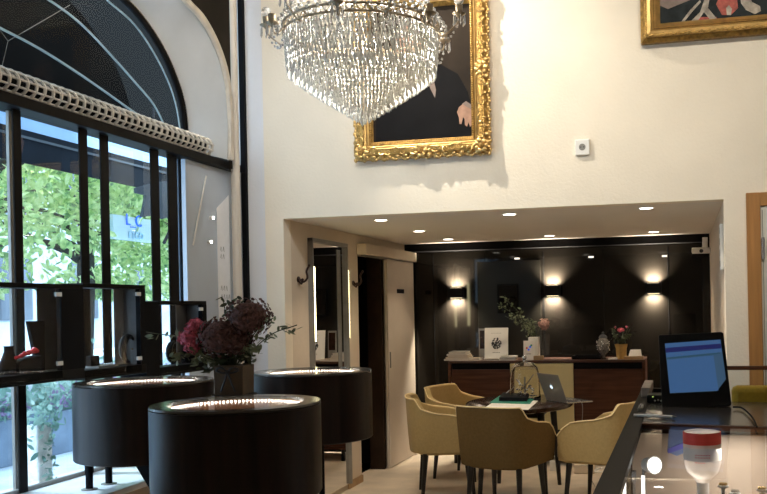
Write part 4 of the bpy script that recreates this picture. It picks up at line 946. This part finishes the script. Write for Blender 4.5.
# pen
t = thing('ballpoint_pen', 'silver pen lying on the counter below the monitor', 'pen', at(655, 416, Z=GZ))
a, c = at(634, 415, Z=GZ+.008), at(677, 417, Z=GZ+.008)
b = B(); tube(b, [a, a.lerp(c, .9)], .0065, 10); obj('barrel', b, 'white', t, smooth=True)
b = B(); tube(b, [a.lerp(c, .9), c], .006, 10, radii=[.0065, .001]); obj('tip', b, 'grey', t, smooth=True)
b = B(); tube(b, [a.lerp(c, .1)+Vector((0, 0, .008)), a.lerp(c, .4)+Vector((0, 0, .008))], .002, 6); obj('clip', b, 'silver', t)
t = thing('metal_bracket', 'small dark metal clip on the counter rail corner', 'clip', at(640, 408, Z=GZ)); q = at(640, 411, Z=GZ); b = B(); box(b, q.x-.012, q.x+.012, q.y, q.y+.16, GZ, GZ+.014); obj('bar', b, 'grey', t, bevel=.003)
for dy in (.03, .12): b = B(); ball(b, q+Vector((0, dy, .018)), .007, 1); obj('screw', b, 'silver', t)
# monitor cable
b = B(); pts = smooth_pts([at(733, 407, Z=GZ+.01), at(742, 408, Z=GZ+.01), at(752, 417, Z=GZ+.01), at(757, 427, Z=GZ+.01)]); tube(b, pts, .004, 6); tag(obj('monitor_cable', b, 'matblack', smooth=True), 'thin black cable running right from the monitor', 'cable')
# mustard armchair behind
t = thing('mustard_armchair', 'mustard yellow armchair back behind the counter at right edge', 'armchair', (.72, 4.95, 0))
zt = at(745, 386, Y=4.9).z; xa = at(732, 400, Y=4.9).x
b = B(); box(b, xa, xa+.62, 4.85, 4.98, .45, zt); obj('backrest', b, 'mustard', t, bevel=.03, smooth=True)
b = B(); box(b, xa+.03, xa+.59, 4.99, 5.45, .35, .50); obj('seat', b, 'mustard', t, bevel=.03)
for sx in (xa-.0, xa+.55):
    b = B(); box(b, sx, sx+.07, 4.985, 5.42, .36, .68); obj('armrest', b, 'mustard', t, bevel=.02)
for sx in (xa+.06, xa+.56):
    for sy in (4.93, 5.38): b = B(); tube(b, [(sx, sy, 0), (sx, sy, .37)], .02, 8, radii=[.012, .022]); obj('leg', b, 'leg', t)
# inside the counter
def inc(px, py, z=.62): return at(px, py, Z=z)
for k, (px, py, lab) in enumerate(((634.5, 492, 'slim silver light post inside the counter, left of the spot'), )):
    q = at(px, py, Y=3.3); t = thing('light_post', lab, 'light post', (q.x, 3.3, .62)); b = B(); tube(b, [(q.x, 3.3, .62), (q.x, 3.3, .90)], .005, 8); obj('post', b, 'silver', t, smooth=True)
    b = B(); box(b, q.x-.008, q.x+.008, 3.285, 3.3, .86, .90); obj('head', b, 'silver', t)
q = at(651.5, 465, Y=3.35); t = thing('case_spotlight', 'round glowing white spotlight inside the glass counter', 'spotlight', (q.x, 3.35, .62))
b = B(); tube(b, [(q.x-.028, 3.37, .62), (q.x-.028, 3.37, q.z)], .008, 8); obj('post', b, 'silver', t, smooth=True)
dv = Vector((.55, -.8, .1)).normalized(); b = B(); tube(b, [q-dv*.035, q+dv*.02], .032, 20, radii=[.024, .034]); obj('housing', b, 'white', t, smooth=True)
b = B(); disc(b, q+dv*.021, .028, dv); obj('lens', b, emis('case led', (1, .96, .9), 8), t)
b = B()
for px in (624, 643): 
    q2 = at(px, 480, Y=3.2); box(b, q2.x-.006, q2.x+.006, 3.2, 3.21, .62, at(px, 476, Y=3.2).z)
tag(obj('light_tube', b, emis('tube', (1, .95, .88), 2.5)), 'pair of upright glowing light bars inside the counter', 'light tubes')
b = B(); pts = [at(x, y, Y=3.7) for x, y in ((669, 430), (686, 431), (686, 452), (677, 456), (667, 452))]; prism(b, pts, (0, .01, 0)); t = tag(obj('brochure', b, 'bluep2'), 'blue and purple brochure standing inside the counter', 'brochure')
b = B(); pts = [at(x, y, Y=3.69) for x, y in ((668, 449), (685, 442), (685, 448), (668, 453.5))]; prism(b, pts, (0, .008, 0)); obj('stripe', b, 'bluep', t)
# bottle reflection in the glass top, built as a solid upturned bottle
q = at(703, 490, Y=3.45); t = thing('bottle_reflection', 'reflection of a red labelled bottle, modelled upturned inside the counter', 'bottle', (q.x, 3.45, .64))
zz = lambda y: at(703, y, Y=3.45).z
rB = 17.5/900*3.5
b = B(); lathe(b, [(rB*.35, zz(482)), (rB*.5, zz(478)), (rB*.85, zz(472)), (rB, zz(462)), (rB, zz(433)), (rB*.95, zz(431))], (q.x, 3.45, 0), 32); obj('vessel', b, 'plas', t, smooth=True)
b = B(); lathe(b, [(rB+.001, zz(459)), (rB+.001, zz(442))], (q.x, 3.45, 0), 32, capb=False, capt=False); tag(obj('white_label', b, 'paper', t, smooth=True), 'white label')
b = B(); lathe(b, [(rB+.0012, zz(443)), (rB+.0012, zz(431.5))], (q.x, 3.45, 0), 32, capb=False, capt=False); tag(obj('red_label', b, 'redlab', t, smooth=True), 'red band of the label')
b = B()
for k, (y, n) in enumerate(((452.5, 6), (455, 6), (460, 4))):
    for j in range(n): a = -PI/2-.35+j*.14; c = Vector((q.x+math.cos(a)*(rB+.0015), 3.45+math.sin(a)*(rB+.0015), zz(y))); box(b, c.x-.003, c.x+.003, c.y-.001, c.y+.001, c.z-.0015, c.z+.0015)
obj('print', b, 'redlab', t)
b = B(); lathe(b, [(rB*.5, .621), (rB*.5, .63), (rB*.33, .64), (rB*.33, zz(482))], (q.x, 3.45, 0), 24); obj('cap', b, 'white', t, smooth=True)
# jewellery on the shelf
for k, (px, py, mm, lab) in enumerate(((723, 484, 'jgold', 'gold ring cluster in the counter right of the bottle'), (762, 488, 'jgold', 'gold jewel at the right edge of the counter'), (735, 491, 'jew', 'silver jewel between bottle and right edge in the counter'))):
    q = at(px, py, Y=3.1); q = Vector((q.x, 3.1, .62)); t = thing('jewel_stand', lab, 'jewellery', q)
    h = max(.03, at(px, py, Y=3.1).z-.62); b = B(); lathe(b, [(.02, 0), (.018, .006), (.006, .012), (.006, h-.015), (.018, h-.01), (.018, h-.006)], q, 16); obj('base', b, 'white', t, smooth=True)
    b = B()
    for j in range(7): a = j*2*PI/7; ball(b, q+Vector((math.cos(a)*.010, math.sin(a)*.010, h)), .005, 1)
    obj('jewel', b, mm, t)
# ------------------------------------------------------------------ chandelier
CC = at(363, 100, D=4.3); CC = Vector((CC.x, CC.y, 0))
def zpx(y): return H+(310.5-y)/900*4.3
zr = zpx(33.5)
t = thing('crystal_chandelier', 'large crystal chandelier with tiered pendants hanging before the portrait', 'chandelier', (CC.x, CC.y, zpx(124)))
Rr = 76/900*4.3
def pend(b, p_, L, w_, tw):
    u = Vector((math.cos(tw), math.sin(tw), 0)); v = Vector((-math.sin(tw), math.cos(tw), 0)); p_ = Vector(p_)
    topv = b.verts.new(p_); bot = b.verts.new(p_-Vector((0, 0, L)))
    r1 = [b.verts.new(p_+(u*math.cos(k*PI/2)+v*math.sin(k*PI/2)*.6)*w_*.6-Vector((0, 0, L*.15))) for k in range(4)]
    r2 = [b.verts.new(p_+(u*math.cos(k*PI/2)+v*math.sin(k*PI/2)*.6)*w_-Vector((0, 0, L*.78))) for k in range(4)]
    for k in range(4):
        b.faces.new((topv, r1[k], r1[(k+1) % 4])); b.faces.new((r1[k], r2[k], r2[(k+1) % 4], r1[(k+1) % 4])); b.faces.new((bot, r2[(k+1) % 4], r2[k]))
random.seed(33); P = []
# tiers: (radius, z of hanging ring, pendant length)
tiers = [(Rr-.002*i, zr-.012-.030*i, .048) for i in range(5)]
nt_ = 17
for i in range(nt_):
    f = (i+1)/nt_
    r = (Rr-.01)*(1-f**1.12)+.012; zb = zpx(76)+(zpx(126)-zpx(76))*f; tiers.append((r, zb+.050, .048))
for ti, (r, z, L) in enumerate(tiers):
    n = max(4, int(2*PI*r/.0175))
    for k in range(n):
        a = 2*PI*(k+.5*(ti % 2))/n+random.uniform(-.01, .01); P.append((CC.x+math.cos(a)*r, CC.y+math.sin(a)*r, z+random.uniform(-.003, .003), L*random.uniform(.92, 1.06), a+PI/2+random.uniform(-.4, .4)))
P.sort(key=lambda q: q[1])      # nearest first
for q in P[:95]:
    b = B(); pend(b, q[:3], q[3], .0074, q[4]); obj('crystal_pendant', b, 'crys', t)
b = B()
for q in P[95:]: pend(b, q[:3], q[3], .0074, q[4])
tag(obj('crystal_pendants', b, 'crys', t), kind='stuff')
# bead rows above every tier
b = B()
for r, z, L in tiers:
    n = max(5, int(2*PI*r/.03))
    for k in range(n): a = 2*PI*k/n; ball(b, (CC.x+math.cos(a)*r, CC.y+math.sin(a)*r, z+.006), .007, 1)
# upper strings
for k in range(44):
    a = 2*PI*k/44
    for j in range(30):
        f = j/29; r = (Rr-.03)*(1-f)**1.25+.07+.0*f; z = zr+.015+f*.62
        ball(b, (CC.x+math.cos(a)*r, CC.y+math.sin(a)*r, z), .0085, 1)
for ring_r, z in ((Rr-.07, zr+.05), (Rr-.10, zr+.09)):
    for k in range(60): a = 2*PI*k/60; pend(b, (CC.x+math.cos(a)*ring_r, CC.y+math.sin(a)*ring_r, z), .06, .007, a)
tag(obj('bead_strings', b, 'crysb', t, smooth=False), kind='stuff')
# brass ring with pierced gallery
b = B()
for rr, z, w_ in ((Rr+.004, zr-.012, .006), (Rr+.006, zr+.022, .007)): tube(b, [(CC.x+math.cos(2*PI*k/72)*rr, CC.y+math.sin(2*PI*k/72)*rr, z) for k in range(72)], w_, 6, closed=True)
for k in range(90):
    a = 2*PI*k/90; c = Vector((CC.x+math.cos(a)*(Rr+.005), CC.y+math.sin(a)*(Rr+.005), zr+.005)); tg = Vector((-math.sin(a), math.cos(a), 0)); s = 1 if k % 2 else -1
    tube(b, [c-tg*.012-Vector((0, 0, .014*s)), c+Vector((0, 0, .004*s)), c+tg*.012+Vector((0, 0, .014*s))], .0032, 5)
obj('gallery_ring', b, 'brass', t, smooth=True)
b = B()
for r, z, L in tiers[1:]:
    if r > .03: tube(b, [(CC.x+math.cos(2*PI*k/40)*(r-.003), CC.y+math.sin(2*PI*k/40)*(r-.003), z+.004) for k in range(40)], .0022, 5, closed=True)
obj('tier_hoops', b, 'brass', t, smooth=True)
b = B(); tube(b, [(CC.x, CC.y, zpx(110)), (CC.x, CC.y, CE-.02)], .008, 8); lathe(b, [(.10, zr+.62), (.11, zr+.64), (.09, zr+.68), (.02, zr+.72)], CC, 24)
lathe(b, [(.07, CE-.05), (.09, CE-.02), (.09, CE)], CC, 20); obj('stem', b, 'brass', t, smooth=True)
for k in range(12):
    a = 2*PI*k/12+.10; d = Vector((math.cos(a), math.sin(a), 0)); o_ = CC+d*Rr; hi = (k % 2 == 0); zc = zr+(.055 if hi else -.005); re = Rr+(.108 if hi else .06)
    e = CC+d*re
    b = B(); tube(b, smooth_pts([Vector((o_.x, o_.y, zr)), Vector((*(CC+d*(Rr+.03)).xy, zr-.035)), Vector((*(CC+d*(re-.01)).xy, zc-.035)), Vector((e.x, e.y, zc))], 5), .0045, 6)
    arm = obj('arm', b, 'brass', t, smooth=True)
    b = B(); lathe(b, [(.006, zc-.01), (.012, zc), (.030, zc+.008), (.032, zc+.012), (.014, zc+.012), (.015, zc+.02), (.018, zc+.05), (.013, zc+.052)], (e.x, e.y, 0), 16); obj('candle_cup', b, 'brass', arm, smooth=True)
    b = B()
    if hi: ball(b, (e.x, e.y, zc+.075), .024, 2)
    for j in range(6): aa = j*PI/3; pend(b, (e.x+math.cos(aa)*.026, e.y+math.sin(aa)*.026, zc+.006), .055, .006, aa)
    for j in range(9):   # bead swag from the cup back to the ring
        f = j/8; q = Vector((e.x, e.y, zc-.02)).lerp(Vector((o_.x, o_.y, zr+.01)), f); q.z -= .10*math.sin(PI*f)*(1 if not hi else .7); ball(b, q, .0065, 1)
    obj('crystal_drops', b, 'crysb', arm)
for k in range(3):
    l = bpy.data.lights.new('ch', 'POINT'); l.energy = 15; l.color = (1, .93, .82); l.shadow_soft_size = .04; o = bpy.data.objects.new('chandelier_lamp', l); C.objects.link(o); o.location = (CC.x+.1*math.cos(k*2.1), CC.y+.1*math.sin(k*2.1), zr-.02+.02*k)
# ------------------------------------------------------------------ outdoors
GZ0 = .22
b = B(); box(b, -60, -3.32, -20, 90, GZ0-.1, GZ0); struct('ground', b, 'pave')
b = B(); box(b, -17, -8.5, -20, 90, GZ0, GZ0+.004); struct('road', b, 'road')
# awning
t = thing('shop_awning', 'dark slate awning outside above the window', 'awning', (-5, 7, 2.7))
b = B(); box(b, -5.02, -5.0, 2.5, 14, 2.71, 2.97); obj('valance', b, 'awn', t)
b = B(); box(b, -4.99, -4.985, 2.5, 14, 2.90, 2.92); obj('seam', b, 'awnstripe', t)
b = B(); box(b, -5.0, -3.4, 12.0, 14, 2.9, 2.97); obj('side_flap', b, 'awn', t)
b = B(); box(b, -5.12, -5.10, 2.5, 14, 2.97, 3.24); obj('sky_gap', b, 'skyblue', t)  # sky between beam and awning, coloured onto a panel
b = B(); box(b, -5.22, -5.20, 2.0, 14, 3.20, 7.5); tag(obj('cheek', b, 'domeg', t), 'dark grey upper part')
pts = [at(x, y, X=-5.05) for x, y in ((20, -70), (65, -5), (84, 17), (97, 36), (108, 53), (117, 69), (127, 95), (133, 120))]
sp = smooth_pts(pts, 5); b = B(); poly = sp+[Vector((-5.05, sp[-1].y, 3.22)), Vector((-5.05, 2.5, 3.22)), Vector((-5.05, 2.5, 6.8)), Vector((-5.05, sp[0].y-1.0, 6.8))]; vs = [b.verts.new(v) for v in poly]; b.faces.new(vs); tag(obj('dome', b, 'dome', t), 'black rounded dome of the awning')
# planters and bushes
def leafcloud(b, n, fn, s):
    for i in range(n): leaf(b, fn(), s*random.uniform(.6, 1.3))
for k, (y0, y1, lab) in enumerate(((4.6, 6.9, 'long grey planter outside with green bush, seen left of the post'), (7.2, 9.2, 'grey planter outside with green bush, beside the round drum'))):
    t = thing('street_planter', lab, 'planter', (-5.9, (y0+y1)/2, GZ0), group=None)
    b = B(); box(b, -6.15, -5.65, y0, y1, GZ0, .62); obj('trough', b, 'planter', t, bevel=.01)
    b = B(); random.seed(50+k); leafcloud(b, 1500, lambda: Vector((random.uniform(-6.2, -5.6), random.uniform(y0, y1), .62+abs(random.gauss(0, .17)))), .05); obj('bush', b, 'bush', t)
    b = B(); leafcloud(b, 260, lambda: Vector((random.uniform(-5.7, -5.55), random.uniform(y0, y1), .66+abs(random.gauss(0, .10)))), .035); obj('flowers', b, 'purpleb', t)
q = at(45, 484, X=-3.5); t = thing('reflection_planter', 'tall white reflection pot with ivy, a window reflection given solid form', 'planter', (-3.5, q.y, GZ0))  # blotchy window reflection built as a solid pot
b = B(); w0, w1 = at(38, 450, X=-3.5).y, at(53, 450, X=-3.5).y; zz0, zz1 = at(45, 486, X=-3.5).z, at(45, 424, X=-3.5).z
box(b, -3.58, -3.5, w0, w1, GZ0, zz1); obj('pot', b, 'reflpot', t, bevel=.01)  # solid stand-in for the window reflection
b = B(); random.seed(70)
leafcloud(b, 120, lambda: Vector((-3.52+random.gauss(0, .03), (w0+w1)/2+random.gauss(0, .07), zz1+random.gauss(.02, .06))), .028)
leafcloud(b, 60, lambda: Vector((-3.48, w0+random.uniform(0, w1-w0), random.uniform(zz0, zz1))), .02); obj('reflection_ivy', b, 'bush', t)
# trees
def treeat(name, label, x, y, r, zc, n, trunk_r, seed, ls=.088):
    random.seed(seed); t = thing(name, label, 'tree', (x, y, GZ0), group='street trees outside the window')
    b = B(); tube(b, [(x, y, GZ0), (x+.05, y+.1, 2.0), (x, y+.2, 4.6)], trunk_r, 10, radii=[trunk_r*1.2, trunk_r, trunk_r*.6])
    for k in range(9):
        a = random.uniform(0, 2*PI); z0 = random.uniform(2.0, 3.4); tube(b, smooth_pts([(x, y, z0), (x+math.cos(a)*r*.4, y+math.sin(a)*r*.4, z0+.35), (x+math.cos(a)*r*.9, y+math.sin(a)*r*.9, z0+random.uniform(.2, 1.3))]), .04, 6, radii=[.06-.05*i/12 for i in range(13)])
    obj('trunk', b, 'trunk', t, smooth=True)
    b = B(); cl = [Vector((x+random.gauss(0, r*.42), y+random.gauss(0, r*.5), zc+random.gauss(0, 1.0))) for _ in range(26)]
    def fn():
        c = random.choice(cl); v = c+Vector([random.gauss(0, .40) for _ in range(3)]); v.z = max(v.z, 1.75+random.random()*.3); return v
    leafcloud(b, int(n*1.5), fn, ls); obj('foliage', b, 'tree', t); return t
treeat('street_tree', 'leafy green street tree outside, leftmost beyond the near post', -8.6, 9.4, 2.0, 3.6, 3600, .16, 1)
treeat('street_tree', 'leafy green street tree outside behind the left window panes', -9.2, 12.4, 2.2, 3.6, 4200, .14, 2)
treeat('street_tree', 'leafy green street tree outside behind the paired window posts', -8.8, 14.8, 2.0, 3.5, 3800, .15, 3)
treeat('street_tree', 'leafy green street tree outside seen nearest the grey reveal', -10.5, 18.5, 2.2, 3.9, 3000, .15, 4)
# facade
t = thing('street_building', 'pale blue grey building across the street behind the trees', 'building', (-22, 25, GZ0))
b = B(); box(b, -22.4, -22, 2, 62, GZ0, 14); obj('wall', b, 'facade', t)
for k in range(15):
    for j in range(3):
        y = 4+k*3.6; z = 1.4+j*3.6; b = B(); box(b, -22.02, -21.95, y, y+1.5, z, z+2.1); w2 = obj('window', b, 'fwin', t)
# blue sign on a white band across the street
t = thing('shop_sign', 'white shop sign with blue letters across the street', 'sign', at(137, 225, X=-7.2))
a, c = at(113, 214, X=-7.2), at(152, 243, X=-7.2); q = at(135, 222, X=-7.18)
b = B(); box(b, -7.25, -7.2, a.y, c.y, c.z, a.z); obj('board', b, 'signw', t)
rot = Matrix(((0, 0, 1, 0), (1, 0, 0, 0), (0, 1, 0, 0), (0, 0, 0, 1)))
p = at(134, 221, X=-7.19); textmesh('sign_letters', 'L_C', .22, 'blueink', t, Matrix.Translation(p) @ rot, .006)
p = at(136, 236, X=-7.19); textmesh('sign_subtext', 'ETCO', .13, 'signw', t, Matrix.Translation(p) @ rot, .006)
M['signl'] = mat('pale blue lettering', (.30, .52, .68), .6, noise=(5, .1)); t.children[-1].data.materials[0] = M['signl']
# dark hanging lantern / flag shape
t = thing('hanging_flag', 'dark ragged cloth hanging outside the right window pane', 'flag', at(155, 200, X=-3.7))
pts = [at(x, y, X=-3.7) for x, y in ((136, 188), (155, 183), (166, 181), (172, 183), (172, 220), (168, 217), (163, 219), (157, 215), (150, 216), (142, 217), (145, 203), (146, 195), (137, 193))]
b = B(); prism(b, pts, (-.02, 0, 0)); obj('cloth', b, 'flag', t)
b = B(); tube(b, smooth_pts([at(172, 184, X=-3.7), at(173, 215, X=-3.7), at(169, 232, X=-3.7), at(164, 243, X=-3.7)]), .012, 6); obj('cord', b, 'ink', t, smooth=True)
b = B(); a = at(155, 183, X=-3.71); tube(b, [a, Vector((a.x, a.y, 3.0))], .006, 6); obj('hanger', b, 'ink', t)
# ------------------------------------------------------------------ lights
w = bpy.data.worlds.new('world'); bpy.context.scene.world = w; w.use_nodes = True
bg = w.node_tree.nodes['Background']; bg.inputs[0].default_value = (.62, .82, 1, 1); bg.inputs[1].default_value = 4.3
def area(name, loc, rot, size, energy, col, sy=None):
    l = bpy.data.lights.new(name, 'AREA'); l.energy = energy; l.size = size; l.color = col
    if sy: l.shape = 'RECTANGLE'; l.size_y = sy
    o = bpy.data.objects.new(name, l); C.objects.link(o); o.location = loc; o.rotation_euler = rot; return o
s = bpy.data.lights.new('sun', 'SUN'); s.energy = 9; s.angle = .1; s.color = (1, .96, .86); so = bpy.data.objects.new('sun', s); C.objects.link(so)
so.rotation_euler = Vector((.62, -.25, .75)).to_track_quat('Z', 'Y').to_euler()
area('ceiling_fill_main', (.4, 2.6, CE-.1), (0, 0, 0), 2.2, 10, (1, .92, .80))  # unseen area lamp added as general interior fill
def spot(name, loc, target, energy, ang, col, soft=.05, blend=.5):
    l = bpy.data.lights.new(name, 'SPOT'); l.energy = energy; l.spot_size = math.radians(ang); l.spot_blend = blend; l.color = col; l.shadow_soft_size = soft
    o = bpy.data.objects.new(name, l); C.objects.link(o); o.location = loc; d = Vector(target)-Vector(loc); o.rotation_euler = d.to_track_quat('-Z', 'Y').to_euler(); return o
spot('picture_spot', (-2.65, 4.92, 5.1), (-1.3, YW, 3.05), 620, 50, (1, .93, .80), .015, 1)
for x in (-2.3, -1.0, .5, 1.8): spot('wall_fill_spot', (x+.3, 2.4, 5.0), (x, YW, 3.2), 185, 60, (1, .925, .80), .15, 1)  # unseen spots added to brighten the upper front wall
spot('left_wall_fill', (.6, 2.6, 5.0), (-3.1, 5.2, 2.9), 250, 52, (.90, .95, 1), .15, 1)  # unseen spot added to lift the left wall and reveal
spot('daylight_fill', (-4.7, 3.9, 3.2), (-2.85, 4.2, .7), 620, 50, (.66, .83, 1), .2, .8)  # unseen spot added outside, simulates daylight on the marble platform
l = bpy.data.lights.new('case', 'AREA'); l.energy = 3.0; l.size = .3; l.color = (1, .92, .82); o = bpy.data.objects.new('case_fill', l); C.objects.link(o); o.location = (.2, 3.55, .965)  # fill lamp added under the glass to brighten the counter interior
sc = bpy.context.scene
sc.view_settings.view_transform = 'Standard'; sc.view_settings.look = 'None'; sc.view_settings.exposure = 0
sc.cycles.max_bounces = 10; sc.cycles.transmission_bounces = 8; sc.cycles.transparent_max_bounces = 16
